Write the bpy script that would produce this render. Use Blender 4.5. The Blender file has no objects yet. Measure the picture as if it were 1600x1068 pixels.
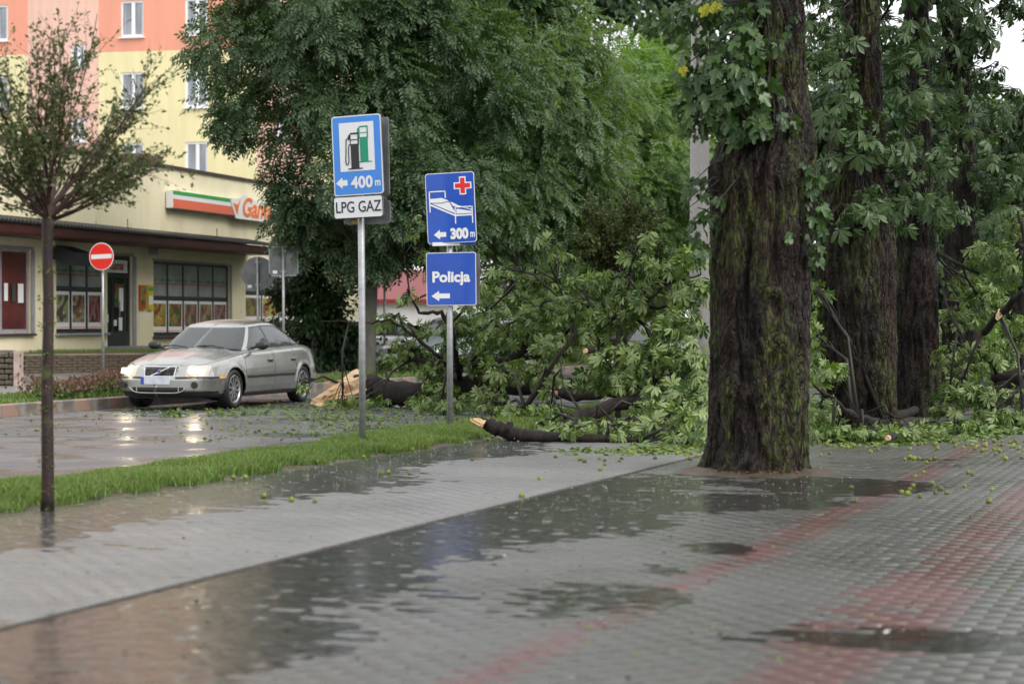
import bpy, bmesh, math, random
import numpy as np
from math import radians as RAD, sin, cos, pi
from mathutils import Vector, Matrix

rng = np.random.default_rng(7)
random.seed(7)
scene = bpy.context.scene
col = scene.collection

# ------------------------------------------------------------------ camera
FPX = 3111.0            # focal length in pixels of the 1600 px wide photograph
CAMH = 1.4              # eye height; the horizon sits at row 500
cam_d = bpy.data.cameras.new('camera')
cam = bpy.data.objects.new('camera', cam_d)
col.objects.link(cam)
cam_d.sensor_width = 36.0
cam_d.lens = 70.0
cam_d.clip_end = 3000.0
cam.location = (0, 0, CAMH)
cam.rotation_euler = (RAD(90) - math.atan(34 / FPX), 0, 0)
cam_d.dof.use_dof = True
cam_d.dof.focus_distance = 25.5
cam_d.dof.aperture_fstop = 2.1
scene.camera = cam

# ------------------------------------------------------------------ sky, sun, exposure
w = bpy.data.worlds.new('World')
scene.world = w
w.use_nodes = True
nt = w.node_tree
nt.nodes.clear()
sky = nt.nodes.new('ShaderNodeTexSky')
sky.sky_type = 'NISHITA'
sky.sun_disc = False
sky.sun_elevation = RAD(42)
sky.sun_rotation = RAD(128)
sky.air_density = 1.0
sky.dust_density = 6.0
sky.ozone_density = 1.0
hs = nt.nodes.new('ShaderNodeHueSaturation')
hs.inputs['Saturation'].default_value = 0.22
grey = nt.nodes.new('ShaderNodeMixRGB')       # overcast: the cloud deck evens the sky out
grey.inputs['Fac'].default_value = 0.72
grey.inputs['Color2'].default_value = (6.9, 7.0, 7.15, 1)
bg = nt.nodes.new('ShaderNodeBackground')
bg.inputs['Strength'].default_value = 0.135
wo = nt.nodes.new('ShaderNodeOutputWorld')
nt.links.new(sky.outputs[0], hs.inputs['Color'])
nt.links.new(hs.outputs[0], grey.inputs['Color1'])
nt.links.new(grey.outputs[0], bg.inputs['Color'])
nt.links.new(bg.outputs[0], wo.inputs['Surface'])
sun_d = bpy.data.lights.new('sun', 'SUN')
sun_d.energy = 1.0
sun_d.angle = RAD(35)
sun_d.color = (1.0, 0.97, 0.92)
sun = bpy.data.objects.new('sun', sun_d)
col.objects.link(sun)
sun.rotation_euler = (RAD(48), 0, RAD(52))
scene.view_settings.view_transform = 'Standard'
scene.view_settings.look = 'None'
scene.view_settings.exposure = 0.96
scene.view_settings.gamma = 1.0
scene.view_settings.use_curve_mapping = False
scene.cycles.use_denoising = True
scene.cycles.max_bounces = 8
scene.cycles.transparent_max_bounces = 16
scene.cycles.caustics_reflective = False
scene.cycles.caustics_refractive = False
scene.cycles.sample_clamp_indirect = 30

# ------------------------------------------------------------------ frames of reference
# street frame: t runs along the street away from the camera, p across it (to the right)
TA = np.array([0.347, 0.938]); PB = np.array([0.938, -0.347])
def W(p, t, z=0.0):
    return Vector((p * PB[0] + t * TA[0], p * PB[1] + t * TA[1], z))
def pt_of(X, Y):
    return X * PB[0] + Y * PB[1], X * TA[0] + Y * TA[1]
def at(px, py, Y):
    """a place Y metres ahead that was sighted at (px, py) in the photograph"""
    return Vector(((px - 800) / FPX * Y, Y, CAMH + (500 - py) / FPX * Y))
def gnd(px, py, z=0.0):
    Y = FPX * (CAMH - z) / (py - 500)
    return Vector(((px - 800) / FPX * Y, Y, z))

# ------------------------------------------------------------------ noise
_tab = np.random.default_rng(3).random((64, 64, 64)).astype(np.float32)
def vnoise(x, y, z=0.0):
    x, y, z = np.broadcast_arrays(np.asarray(x, float), np.asarray(y, float), np.asarray(z, float))
    xi = np.floor(x).astype(int); yi = np.floor(y).astype(int); zi = np.floor(z).astype(int)
    fx = x - xi; fy = y - yi; fz = z - zi
    fx = fx * fx * (3 - 2 * fx); fy = fy * fy * (3 - 2 * fy); fz = fz * fz * (3 - 2 * fz)
    g = lambda a, b, c: _tab[(xi + a) & 63, (yi + b) & 63, (zi + c) & 63]
    r = 0
    for a in (0, 1):
        for b in (0, 1):
            for c in (0, 1):
                r = r + g(a, b, c) * (fx if a else 1 - fx) * (fy if b else 1 - fy) * (fz if c else 1 - fz)
    return r * 2 - 1
def fbm(x, y, z=0.0, o=4):
    r = 0; a = 1.0; f = 1.0; s = 0
    for i in range(o):
        r = r + a * vnoise(np.asarray(x) * f + 7.3 * i, np.asarray(y) * f + 3.1 * i, np.asarray(z) * f + 1.7 * i)
        s += a; a *= 0.5; f *= 2.03
    return r / s

# ------------------------------------------------------------------ objects and properties
def tag(o, label=None, cat=None, group=None, kind=None):
    if label: o['label'] = label
    if cat: o['category'] = cat
    if group: o['group'] = group
    if kind: o['kind'] = kind
    return o
def empty(name, loc=(0, 0, 0), rz=0.0):
    o = bpy.data.objects.new(name, None)
    o.empty_display_size = 0.2
    o.location = loc
    o.rotation_euler = (0, 0, rz)
    col.objects.link(o)
    return o
def link(name, me, parent=None, mats=None, mtx=None, smooth=False):
    if mats is not None and len(me.materials) == 0:
        for m in (mats if isinstance(mats, (list, tuple)) else [mats]):
            me.materials.append(m)
    o = bpy.data.objects.new(name, me)
    col.objects.link(o)
    if parent is not None: o.parent = parent
    if mtx is not None: o.matrix_local = mtx
    if smooth and len(me.polygons):
        me.polygons.foreach_set('use_smooth', np.ones(len(me.polygons), bool))
    return o
def npmesh(name, V, F, mat_idx=None, rnd=None, smooth=False):
    """fast mesh from numpy: V (n,3), F (m,k)"""
    V = np.asarray(V, np.float32); F = np.asarray(F, np.int32)
    me = bpy.data.meshes.new(name)
    n, (m, k) = len(V), F.shape
    me.vertices.add(n); me.loops.add(m * k); me.polygons.add(m)
    me.vertices.foreach_set('co', V.ravel())
    me.loops.foreach_set('vertex_index', F.ravel())
    me.polygons.foreach_set('loop_start', np.arange(0, m * k, k, dtype=np.int32))
    me.polygons.foreach_set('loop_total', np.full(m, k, np.int32))
    if mat_idx is not None: me.polygons.foreach_set('material_index', np.asarray(mat_idx, np.int32))
    if smooth: me.polygons.foreach_set('use_smooth', np.ones(m, bool))
    if rnd is not None:
        a = me.attributes.new('rnd', 'FLOAT', 'POINT')
        a.data.foreach_set('value', np.asarray(rnd, np.float32))
    me.update()
    me.validate(verbose=False)
    return me

class MB:
    """collects shapes into one mesh"""
    def __init__(s): s.v = []; s.f = []; s.m = []
    def add(s, vs, fs, mi=0):
        b = len(s.v); s.v += [tuple(v) for v in vs]
        s.f += [tuple(b + i for i in f) for f in fs]; s.m += [mi] * len(fs)
        return s
    def box(s, c, d, mi=0, R=None, bev=0.0):
        cx, cy, cz = c; hx, hy, hz = d[0] / 2, d[1] / 2, d[2] / 2
        if bev > 0:
            vs = []; b = bev
            for z, ins in ((-hz, b), (-hz + b, 0), (hz - b, 0), (hz, b)):
                for (sx, sy) in ((-1, -1), (1, -1), (1, 1), (-1, 1)):
                    vs.append((sx * (hx - ins), sy * (hy - ins), z))
            fs = [(3, 2, 1, 0), (12, 13, 14, 15)]
            for L in range(3):
                for i in range(4):
                    j = (i + 1) % 4
                    fs.append((L * 4 + i, L * 4 + j, L * 4 + 4 + j, L * 4 + 4 + i))
        else:
            vs = [(sx * hx, sy * hy, sz * hz) for sz in (-1, 1) for (sx, sy) in ((-1, -1), (1, -1), (1, 1), (-1, 1))]
            fs = [(3, 2, 1, 0), (4, 5, 6, 7), (0, 1, 5, 4), (1, 2, 6, 5), (2, 3, 7, 6), (3, 0, 4, 7)]
        if R is not None: vs = [R @ Vector(v) for v in vs]
        return s.add([(v[0] + cx, v[1] + cy, v[2] + cz) for v in vs], fs, mi)
    def tube(s, pts, rad, n=8, mi=0, cap=True):
        pts = [Vector(p) for p in pts]
        if not hasattr(rad, '__len__'): rad = [rad] * len(pts)
        vs = []; fs = []
        up = Vector((0, 0, 1)); prev = None
        for i, p in enumerate(pts):
            d = (pts[min(i + 1, len(pts) - 1)] - pts[max(i - 1, 0)])
            if d.length < 1e-9: d = Vector((0, 0, 1))
            d.normalize()
            if prev is None:
                a = d.orthogonal().normalized()
            else:
                a = (prev - d * prev.dot(d))
                a = a.normalized() if a.length > 1e-6 else d.orthogonal().normalized()
            prev = a; b = d.cross(a)
            for k in range(n):
                t = 2 * pi * k / n
                vs.append(p + (a * cos(t) + b * sin(t)) * rad[i])
        for i in range(len(pts) - 1):
            for k in range(n):
                k2 = (k + 1) % n
                fs.append((i * n + k, i * n + k2, i * n + n + k2, i * n + n + k))
        if cap:
            fs.append(tuple(range(n - 1, -1, -1))); L = (len(pts) - 1) * n
            fs.append(tuple(range(L, L + n)))
        return s.add(vs, fs, mi)
    def prism(s, poly, y0, y1, mi=0):
        """polygon (x,z) counter-clockwise seen from -y, extruded from y0 (front) to y1"""
        n = len(poly)
        vs = [(x, y0, z) for x, z in poly] + [(x, y1, z) for x, z in poly]
        fs = [tuple(range(n)), tuple(range(2 * n - 1, n - 1, -1))]
        for i in range(n):
            j = (i + 1) % n
            fs.append((i, n + i, n + j, j))
        return s.add(vs, fs, mi)
    def build(s, name, mats, parent=None, mtx=None, smooth=False):
        me = bpy.data.meshes.new(name)
        me.from_pydata(s.v, [], s.f)
        if any(s.m): me.polygons.foreach_set('material_index', s.m)
        me.update()
        return link(name, me, parent, mats, mtx, smooth)

def rrect(x0, z0, x1, z1, r, n=5):
    out = []
    for cx, cz, a0 in ((x1 - r, z0 + r, -90), (x1 - r, z1 - r, 0), (x0 + r, z1 - r, 90), (x0 + r, z0 + r, 180)):
        for i in range(n + 1):
            a = RAD(a0 + 90 * i / n)
            out.append((cx + r * cos(a), cz + r * sin(a)))
    return out

# ------------------------------------------------------------------ materials
def _n(t, kind, **kw):
    n = t.nodes.new(kind)
    for k, v in kw.items():
        if k in n.inputs: n.inputs[k].default_value = v
        else: setattr(n, k, v)
    return n
def c4(c): return (c[0], c[1], c[2], 1)
def mat(name, c, rough=0.5, metal=0.0, var=None, bump=None, rvar=None, coat=0.0, spec=0.5, emit=None, obj=True, attr=None):
    """var = [(scale, colour, lo, hi, (sx,sy,sz)), ...] noise stains; bump = (scale, strength, dist, stretch)"""
    m = bpy.data.materials.new(name); m.use_nodes = True
    t = m.node_tree; b = t.nodes['Principled BSDF']
    b.inputs['Base Color'].default_value = c4(c)
    b.inputs['Roughness'].default_value = rough
    b.inputs['Metallic'].default_value = metal
    b.inputs['Specular IOR Level'].default_value = spec
    b.inputs['Coat Weight'].default_value = coat
    b.inputs['Coat Roughness'].default_value = 0.06
    if emit:
        b.inputs['Emission Color'].default_value = c4(emit[0]); b.inputs['Emission Strength'].default_value = emit[1]
    tc = _n(t, 'ShaderNodeTexCoord')
    def noise(scale, st, det=5.0):
        mp = _n(t, 'ShaderNodeMapping'); mp.inputs['Scale'].default_value = st
        t.links.new(tc.outputs['Object'], mp.inputs['Vector'])
        n = _n(t, 'ShaderNodeTexNoise'); n.inputs['Scale'].default_value = scale; n.inputs['Detail'].default_value = det
        t.links.new(mp.outputs[0], n.inputs['Vector'])
        return n.outputs['Fac']
    last = None
    for v in (var or []):
        scale, c2, lo, hi = v[:4]; st = v[4] if len(v) > 4 else (1, 1, 1)
        r = _n(t, 'ShaderNodeMapRange'); r.inputs['From Min'].default_value = lo; r.inputs['From Max'].default_value = hi
        t.links.new(noise(scale, st), r.inputs['Value'])
        mx = _n(t, 'ShaderNodeMixRGB'); mx.inputs['Color1'].default_value = c4(c); mx.inputs['Color2'].default_value = c4(c2)
        t.links.new(r.outputs[0], mx.inputs['Fac'])
        if last is not None: t.links.new(last, mx.inputs['Color1'])
        last = mx.outputs[0]
    if attr:   # per-piece tint (a real difference between the pieces)
        a = _n(t, 'ShaderNodeAttribute', attribute_name='rnd')
        mx = _n(t, 'ShaderNodeMixRGB'); mx.inputs['Color1'].default_value = c4(c); mx.inputs['Color2'].default_value = c4(attr)
        if last is not None: t.links.new(last, mx.inputs['Color1'])
        t.links.new(a.outputs['Fac'], mx.inputs['Fac'])
        last = mx.outputs[0]
    if last is not None: t.links.new(last, b.inputs['Base Color'])
    if rvar:
        scale, lo, hi, r0, r1 = rvar[:5]; st = rvar[5] if len(rvar) > 5 else (1, 1, 1)
        r = _n(t, 'ShaderNodeMapRange'); r.inputs['From Min'].default_value = lo; r.inputs['From Max'].default_value = hi
        r.inputs['To Min'].default_value = r0; r.inputs['To Max'].default_value = r1
        t.links.new(noise(scale, st), r.inputs['Value']); t.links.new(r.outputs[0], b.inputs['Roughness'])
    if bump:
        scale, strength, dist = bump[:3]; st = bump[3] if len(bump) > 3 else (1, 1, 1)
        bp = _n(t, 'ShaderNodeBump'); bp.inputs['Strength'].default_value = strength; bp.inputs['Distance'].default_value = dist
        t.links.new(noise(scale, st), bp.inputs['Height']); t.links.new(bp.outputs[0], b.inputs['Normal'])
    return m
def leafmat(name, cA, cB, under, by_object=False, rough=0.38, trans=0.22, spec=0.34):
    m = bpy.data.materials.new(name); m.use_nodes = True
    t = m.node_tree; b = t.nodes['Principled BSDF']; out = t.nodes['Material Output']
    if by_object:
        src = _n(t, 'ShaderNodeObjectInfo').outputs['Random']
    else:
        src = _n(t, 'ShaderNodeAttribute', attribute_name='rnd').outputs['Fac']
    mx = _n(t, 'ShaderNodeMixRGB'); mx.inputs['Color1'].default_value = c4(cA); mx.inputs['Color2'].default_value = c4(cB)
    t.links.new(src, mx.inputs['Fac'])
    g = _n(t, 'ShaderNodeNewGeometry')
    mu = _n(t, 'ShaderNodeMixRGB'); mu.inputs['Color2'].default_value = c4(under)
    t.links.new(mx.outputs[0], mu.inputs['Color1']); t.links.new(g.outputs['Backfacing'], mu.inputs['Fac'])
    t.links.new(mu.outputs[0], b.inputs['Base Color'])
    b.inputs['Roughness'].default_value = rough
    b.inputs['Specular IOR Level'].default_value = spec
    tr = _n(t, 'ShaderNodeBsdfTranslucent')
    br = _n(t, 'ShaderNodeMixRGB'); br.blend_type = 'MULTIPLY'; br.inputs['Fac'].default_value = 1
    br.inputs['Color2'].default_value = (1.5, 1.7, 0.5, 1)
    t.links.new(mx.outputs[0], br.inputs['Color1']); t.links.new(br.outputs[0], tr.inputs['Color'])
    ms = _n(t, 'ShaderNodeMixShader'); ms.inputs['Fac'].default_value = trans
    t.links.new(b.outputs[0], ms.inputs[1]); t.links.new(tr.outputs[0], ms.inputs[2]); t.links.new(ms.outputs[0], out.inputs['Surface'])
    return m
def glassmat(name, tint, milk=0.08, rough=0.03):
    m = bpy.data.materials.new(name); m.use_nodes = True
    t = m.node_tree; t.nodes.clear(); out = _n(t, 'ShaderNodeOutputMaterial')
    tr = _n(t, 'ShaderNodeBsdfTransparent'); tr.inputs['Color'].default_value = c4(tint)
    gl = _n(t, 'ShaderNodeBsdfGlossy'); gl.inputs['Roughness'].default_value = rough
    df = _n(t, 'ShaderNodeBsdfDiffuse'); df.inputs['Color'].default_value = (0.55, 0.6, 0.6, 1)
    fr = _n(t, 'ShaderNodeFresnel'); fr.inputs['IOR'].default_value = 1.6
    m1 = _n(t, 'ShaderNodeMixShader'); m1.inputs['Fac'].default_value = milk  # milk: pale diffuse for the rain film, also standing in for sky reflection
    m2 = _n(t, 'ShaderNodeMixShader')
    t.links.new(tr.outputs[0], m1.inputs[1]); t.links.new(df.outputs[0], m1.inputs[2])
    t.links.new(fr.outputs[0], m2.inputs['Fac']); t.links.new(m1.outputs[0], m2.inputs[1]); t.links.new(gl.outputs[0], m2.inputs[2])
    t.links.new(m2.outputs[0], out.inputs['Surface'])
    return m

galv = mat('galvanised_steel', (0.36, 0.37, 0.38), 0.42, 0.6, var=[(9, (0.28, 0.29, 0.30), 0.4, 0.65), (2.5, (0.44, 0.44, 0.44), 0.45, 0.7, (1, 1, 4))])
plastic_black = mat('black_plastic', (0.015, 0.015, 0.016), 0.4)
bark_dark = None
# ------------------------------------------------------------------ the ground
EDGE_P, GRASS_P0, GRASS_P1, KERB_P = -5.30, -8.42, -9.94, -17.3
def sheet(name, p0, p1, t0, t1, z, m, np_=2, nt_=2, zf=None):
    P, T = np.meshgrid(np.linspace(p0, p1, np_), np.linspace(t0, t1, nt_), indexing='ij')
    X = P * PB[0] + T * TA[0]; Y = P * PB[1] + T * TA[1]
    Z = np.full_like(X, z) if zf is None else zf(X, Y)
    V = np.stack([X.ravel(), Y.ravel(), Z.ravel()], 1)
    i, j = np.meshgrid(np.arange(np_ - 1), np.arange(nt_ - 1), indexing='ij')
    a = (i * nt_ + j).ravel()
    F = np.stack([a, a + nt_, a + nt_ + 1, a + 1], 1)
    return tag(link(name, npmesh(name, V, F, smooth=True), None, m), kind='structure')

m_ground = mat('park_soil_and_grass', (0.045, 0.06, 0.025), 0.7, var=[(0.8, (0.07, 0.055, 0.035), 0.45, 0.6), (20, (0.03, 0.045, 0.015), 0.4, 0.6)], bump=(25, 0.6, 0.05))
V = np.array([(-700, -60, -0.06), (700, -60, -0.06), (700, 1200, -0.06), (-700, 1200, -0.06)])
tag(link('ground', npmesh('ground', V, [[0, 1, 2, 3]]), None, m_ground), kind='structure')

m_road = mat('wet_asphalt', (0.075, 0.075, 0.078), 0.3, var=[(60, (0.13, 0.13, 0.135), 0.5, 0.62), (0.7, (0.055, 0.055, 0.06), 0.42, 0.6, (1, 1, 1))],
             rvar=(0.9, 0.42, 0.58, 0.20, 0.50, (1.0, 1.0, 1)), bump=(90, 0.30, 0.006), spec=0.6)
def road_z(X, Y):
    P, T = pt_of(X, Y)
    return -0.012 + 0.008 * fbm(P * 0.6, T * 0.25, 0.5, 3) - 0.02 * np.clip((-P - 15.5) / 1.8, 0, 1)
sheet('road', KERB_P - 0.01, GRASS_P1 + 0.05, 4, 110, 0, m_road, 60, 400, road_z)

# the paving sheet that the pavers are bedded in
def pv_h(X, Y):
    """height of the paving: shallow sags that hold the rain"""
    P, T = pt_of(X, Y)
    h = 0.0050 * fbm(P * 0.7 + 4, T * 0.45 + 2, 0.3, 5) + 0.0008
    left = (P < EDGE_P)
    lim = -6.70 - 0.7 * np.clip((T - 15) / 7, 0, 1) + 0.22 * fbm(T * 0.9, P * 0.4, 4.0, 3)
    h = h + np.where(left, np.where(P < lim, -0.0045, 0.0035) * np.clip(np.abs(P - lim) / 0.7, 0, 1), 0)
    lim2 = -3.85 + 0.35 * fbm(T * 0.55, 2.0, 1.0, 3)
    zone = np.clip((lim2 - P) / 1.0, -1, 1)
    h = h + np.where(~left, np.where(zone > 0, -0.0042 * zone, -0.0040 * zone) * np.clip((19.0 - T) / 2.5, 0.0, 1), 0)
    h = h + np.where(~left, np.clip((T - 16.5) / 2, 0, 1) * 0.003, 0)
    def sag(px, py, lx, ly, d):
        g = gnd(px, py)
        return -d * np.exp(-(((X - g.x) / lx) ** 2 + ((Y - g.y) / ly) ** 2))
    for a in ((985, 935, 0.35, 0.45, 0.010), (1130, 856, 0.20, 0.35, 0.009), (1045, 890, 0.15, 0.4, 0.007), (1330, 760, 0.6, 0.8, 0.009), (1180, 785, 0.6, 0.5, 0.007),
              (1300, 992, 0.55, 0.45, 0.007), (1520, 1005, 0.6, 0.55, 0.007), (150, 1020, 0.9, 0.9, 0.010), (1000, 700, 0.5, 1.0, 0.004)):
        h = h + sag(*a)
    return h
m_pav = mat('wet_paving', (0.072, 0.071, 0.066), 0.3, var=[(3, (0.05, 0.05, 0.042), 0.4, 0.6), (70, (0.22, 0.215, 0.205), 0.5, 0.65)],
            rvar=(1.5, 0.4, 0.6, 0.2, 0.42), bump=(120, 0.25, 0.004))
YM = 23.0
m_joint = mat('sandy_joints', (0.065, 0.062, 0.053), 0.6, bump=(150, 0.4, 0.004))
sheet('pavement_bed', EDGE_P + 0.03, 9.0, 0, YM + 16, 0, m_joint, 2, 2, lambda X, Y: np.full_like(X, -0.008))
sheet('pavement_bed', GRASS_P0, EDGE_P - 0.03, 0, YM + 16, 0, m_joint, 2, 2, lambda X, Y: np.full_like(X, -0.008))

m_paver = mat('concrete_paver', (0.080, 0.079, 0.073), 0.40, var=[(0.9, (0.050, 0.050, 0.042), 0.40, 0.62), (110, (0.115, 0.113, 0.104), 0.5, 0.66)],
              rvar=(0.55, 0.38, 0.60, 0.13, 0.40), bump=(160, 0.3, 0.003), attr=(0.068, 0.067, 0.062))
m_paver_red = mat('red_concrete_paver', (0.100, 0.042, 0.038), 0.4, var=[(0.9, (0.070, 0.036, 0.032), 0.4, 0.6), (90, (0.15, 0.06, 0.054), 0.5, 0.65)],
                  rvar=(0.55, 0.38, 0.60, 0.13, 0.40), bump=(160, 0.3, 0.003), attr=(0.085, 0.045, 0.042))
m_paver_pale = mat('pale_footpath_slab', (0.135, 0.133, 0.128), 0.42, var=[(0.9, (0.10, 0.10, 0.094), 0.40, 0.62), (110, (0.165, 0.163, 0.155), 0.5, 0.66)],
                   rvar=(0.7, 0.38, 0.60, 0.30, 0.48), bump=(160, 0.3, 0.003))
# one paver: chamfered block, top at z=0
def paver_template(L, Wd, g=0.002, ch=0.0022, d=0.012):
    hx, hy = L / 2 - g / 2, Wd / 2 - g / 2
    v = []
    for z, i in ((-d, 0), (-ch, 0), (0, ch)):
        for sx, sy in ((-1, -1), (1, -1), (1, 1), (-1, 1)):
            v.append((sx * (hx - i), sy * (hy - i), z))
    f = [(8, 9, 10, 11)]
    for Lr in (0, 1):
        for i in range(4):
            j = (i + 1) % 4
            f.append((Lr * 4 + i, Lr * 4 + j, Lr * 4 + 4 + j, Lr * 4 + 4 + i))
    return np.array(v), np.array(f)
LP, WP = 0.20, 0.10
def paver_grid(p0, p1, t0, t1):
    out = []
    nt_ = int((t1 - t0) / WP); 
    for k in range(nt_):
        t = t0 + (k + 0.5) * WP
        off = (k % 2) * LP / 2
        ps = np.arange(p0 + LP / 2 - off, p1 + LP / 2, LP)
        out.append(np.stack([ps, np.full(len(ps), t)], 1))
    A = np.concatenate(out)
    X = A[:, 0] * PB[0] + A[:, 1] * TA[0]; Y = A[:, 0] * PB[1] + A[:, 1] * TA[1]
    keep = (Y > 6.9) & (Y < YM) & (np.abs(X) < Y * 0.2572 * 1.08 + 0.35)
    return np.stack([X[keep], Y[keep], A[keep, 0], A[keep, 1]], 1)
G1 = paver_grid(EDGE_P + 0.03, 9.0, 0, 34)
G2 = paver_grid(GRASS_P0 + 0.02, EDGE_P - 0.03, 0, 34)
ang = math.atan2(PB[1], PB[0])
Rm = np.array([[cos(ang), -sin(ang), 0], [sin(ang), cos(ang), 0], [0, 0, 1]])
tv, tf = paver_template(LP, WP)
def is_red(P, T):
    e = 0.03 * np.sin(T * 31)
    if np.ndim(P):
        rs = np.random.default_rng(11).random(len(P))
        return ((np.abs(P + 2.80 + e) < 0.13) | (np.abs(P + 1.62 + e) < 0.24)) & (rs > 0.12)
    return (np.abs(P + 2.80 + e) < 0.11) | (np.abs(P + 1.62 + e) < 0.21)
def pavers_joined(name, G, red_ok, parent, p0, p1):
    n = len(G)
    Z = pv_h(G[:, 0], G[:, 1]) + rng.normal(0, 0.0008, n)
    tl = rng.normal(0, 0.0008, (n, 2))
    B = np.broadcast_to(tv, (n,) + tv.shape).copy()
    B[:, :, 2] += B[:, :, 0] * tl[:, :1] + B[:, :, 1] * tl[:, 1:]
    Vv = B @ Rm.T + np.stack([G[:, 0], G[:, 1], rng.normal(0, 0.0008, n)], 1)[:, None, :]
    PP, _t = pt_of(Vv[:, :, 0], Vv[:, :, 1]); sh = np.clip(PP, p0, p1) - PP      # blocks cut to fit the edges
    Vv[:, :, 0] += sh * PB[0]; Vv[:, :, 1] += sh * PB[1]
    Vv[:, :, 2] += pv_h(Vv[:, :, 0], Vv[:, :, 1])
    Fv = (tf[None] + (np.arange(n) * len(tv))[:, None, None]).reshape(-1, 4)
    red = is_red(G[:, 2], G[:, 3]) if red_ok else np.zeros(n, bool)
    mi = np.repeat(red.astype(int), len(tf))
    me = npmesh(name, Vv.reshape(-1, 3), Fv, mi, rnd=np.repeat(rng.random(n), len(tv)))
    o = link(name, me, parent, [m_paver if red_ok else m_paver_pale, m_paver_red])
    return tag(o, kind='stuff')
pavement = sheet('pavement', EDGE_P + 0.03, 40.0, YM * 0.9 + 0.4, 120, 0, m_pav, 60, 60, lambda X, Y: np.where(Y > YM - 0.6, -0.005, -0.03) + 0 * X)
footpath = sheet('footpath', GRASS_P0, EDGE_P - 0.03, YM * 0.9 + 0.4, 120, 0, m_pav, 6, 60, lambda X, Y: np.where(Y > YM - 0.6, -0.005, -0.03) + 0 * X)
# pavers that show largest are pieces of their own
score = G1[:, 1] + 1e3 * (np.abs(G1[:, 0]) > G1[:, 1] * 0.262)
order = np.argsort(score)
near, rest = order[:290], order[290:]
pm = {}
for key, m in (('g', m_paver), ('r', m_paver_red)):
    me = npmesh('paver', tv, tf, rnd=np.full(len(tv), 0.35)); me.materials.append(m); pm[key] = me
for i in near:
    X, Y, P, T = G1[i]
    o = bpy.data.objects.new('paver', pm['r' if is_red(P, T) else 'g'])
    col.objects.link(o); o.parent = pavement
    o.location = (X, Y, float(pv_h(X, Y)) + random.gauss(0, 0.0008))
    q = float(pv_h(X, Y)); e = 0.05
    sx = (float(pv_h(X + PB[0] * e, Y + PB[1] * e)) - float(pv_h(X - PB[0] * e, Y - PB[1] * e))) / (2 * e)
    sy = (float(pv_h(X + TA[0] * e, Y + TA[1] * e)) - float(pv_h(X - TA[0] * e, Y - TA[1] * e))) / (2 * e)
    o.rotation_euler = (math.atan(sy) + random.gauss(0, 0.0015), -math.atan(sx) + random.gauss(0, 0.0015), ang)
pavers_joined('pavers', G1[rest], True, pavement, EDGE_P + .029, 9.0)
pavers_joined('pavers', G2, False, footpath, GRASS_P0 + .02, EDGE_P - .029)

# edging line between footpath and paving (kerbstones laid flush)
m_edge = mat('edging_stone', (0.030, 0.023, 0.017), 0.8, var=[(8, (0.018, 0.014, 0.011), 0.4, 0.6)], bump=(60, 0.5, 0.01))
edging = empty('edging', W(EDGE_P, 8, 0)); tag(edging, kind='structure')
base = MB().box((0, 0, -0.02), (0.052, 0.994, 0.05), bev=0.006)
eo = base.build('edging_stone', m_edge, edging); ml = eo.data
for k in range(26):
    o = eo if k == 0 else bpy.data.objects.new('edging_stone', ml)
    if k: col.objects.link(o); o.parent = edging
    o.matrix_parent_inverse = Matrix()
    v = W(0, k - 1.5, 0); o.location = (v.x, v.y, -0.001 + random.gauss(0, 0.001)); o.rotation_euler = (0, 0, ang + random.gauss(0, 0.002))

# rain water standing in the sags
def watermat():
    m = bpy.data.materials.new('rain_water'); m.use_nodes = True
    t = m.node_tree; t.nodes.clear(); out = _n(t, 'ShaderNodeOutputMaterial')
    tr = _n(t, 'ShaderNodeBsdfTransparent'); tr.inputs['Color'].default_value = (0.92, 0.92, 0.90, 1)
    gl = _n(t, 'ShaderNodeBsdfGlossy'); gl.inputs['Roughness'].default_value = 0.15
    fr = _n(t, 'ShaderNodeFresnel'); fr.inputs['IOR'].default_value = 1.34
    mx = _n(t, 'ShaderNodeMixShader')
    tc = _n(t, 'ShaderNodeTexCoord')
    n1 = _n(t, 'ShaderNodeTexNoise'); n1.inputs['Scale'].default_value = 9; n1.inputs['Detail'].default_value = 3
    v1 = _n(t, 'ShaderNodeTexVoronoi'); v1.inputs['Scale'].default_value = 5.5
    wv = _n(t, 'ShaderNodeMath', operation='MULTIPLY'); wv.inputs[1].default_value = 60
    sn = _n(t, 'ShaderNodeMath', operation='SINE')
    fd = _n(t, 'ShaderNodeMapRange'); fd.inputs['From Min'].default_value = 0.0; fd.inputs['From Max'].default_value = 0.32; fd.inputs['To Min'].default_value = 1; fd.inputs['To Max'].default_value = 0
    ml_ = _n(t, 'ShaderNodeMath', operation='MULTIPLY'); ad = _n(t, 'ShaderNodeMath', operation='MULTIPLY_ADD'); ad.inputs[1].default_value = 0.22
    for nn in (n1, v1): t.links.new(tc.outputs['Object'], nn.inputs['Vector'])
    t.links.new(v1.outputs['Distance'], wv.inputs[0]); t.links.new(wv.outputs[0], sn.inputs[0]); t.links.new(v1.outputs['Distance'], fd.inputs['Value'])
    t.links.new(sn.outputs[0], ml_.inputs[0]); t.links.new(fd.outputs[0], ml_.inputs[1])
    t.links.new(ml_.outputs[0], ad.inputs[0]); t.links.new(n1.outputs['Fac'], ad.inputs[2])
    bp = _n(t, 'ShaderNodeBump'); bp.inputs['Strength'].default_value = 0.6; bp.inputs['Distance'].default_value = 0.013
    t.links.new(ad.outputs[0], bp.inputs['Height'])
    t.links.new(bp.outputs[0], gl.inputs['Normal'])
    t.links.new(fr.outputs[0], mx.inputs['Fac']); t.links.new(tr.outputs[0], mx.inputs[1]); t.links.new(gl.outputs[0], mx.inputs[2]); t.links.new(mx.outputs[0], out.inputs['Surface'])
    return m
m_water = watermat()
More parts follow.
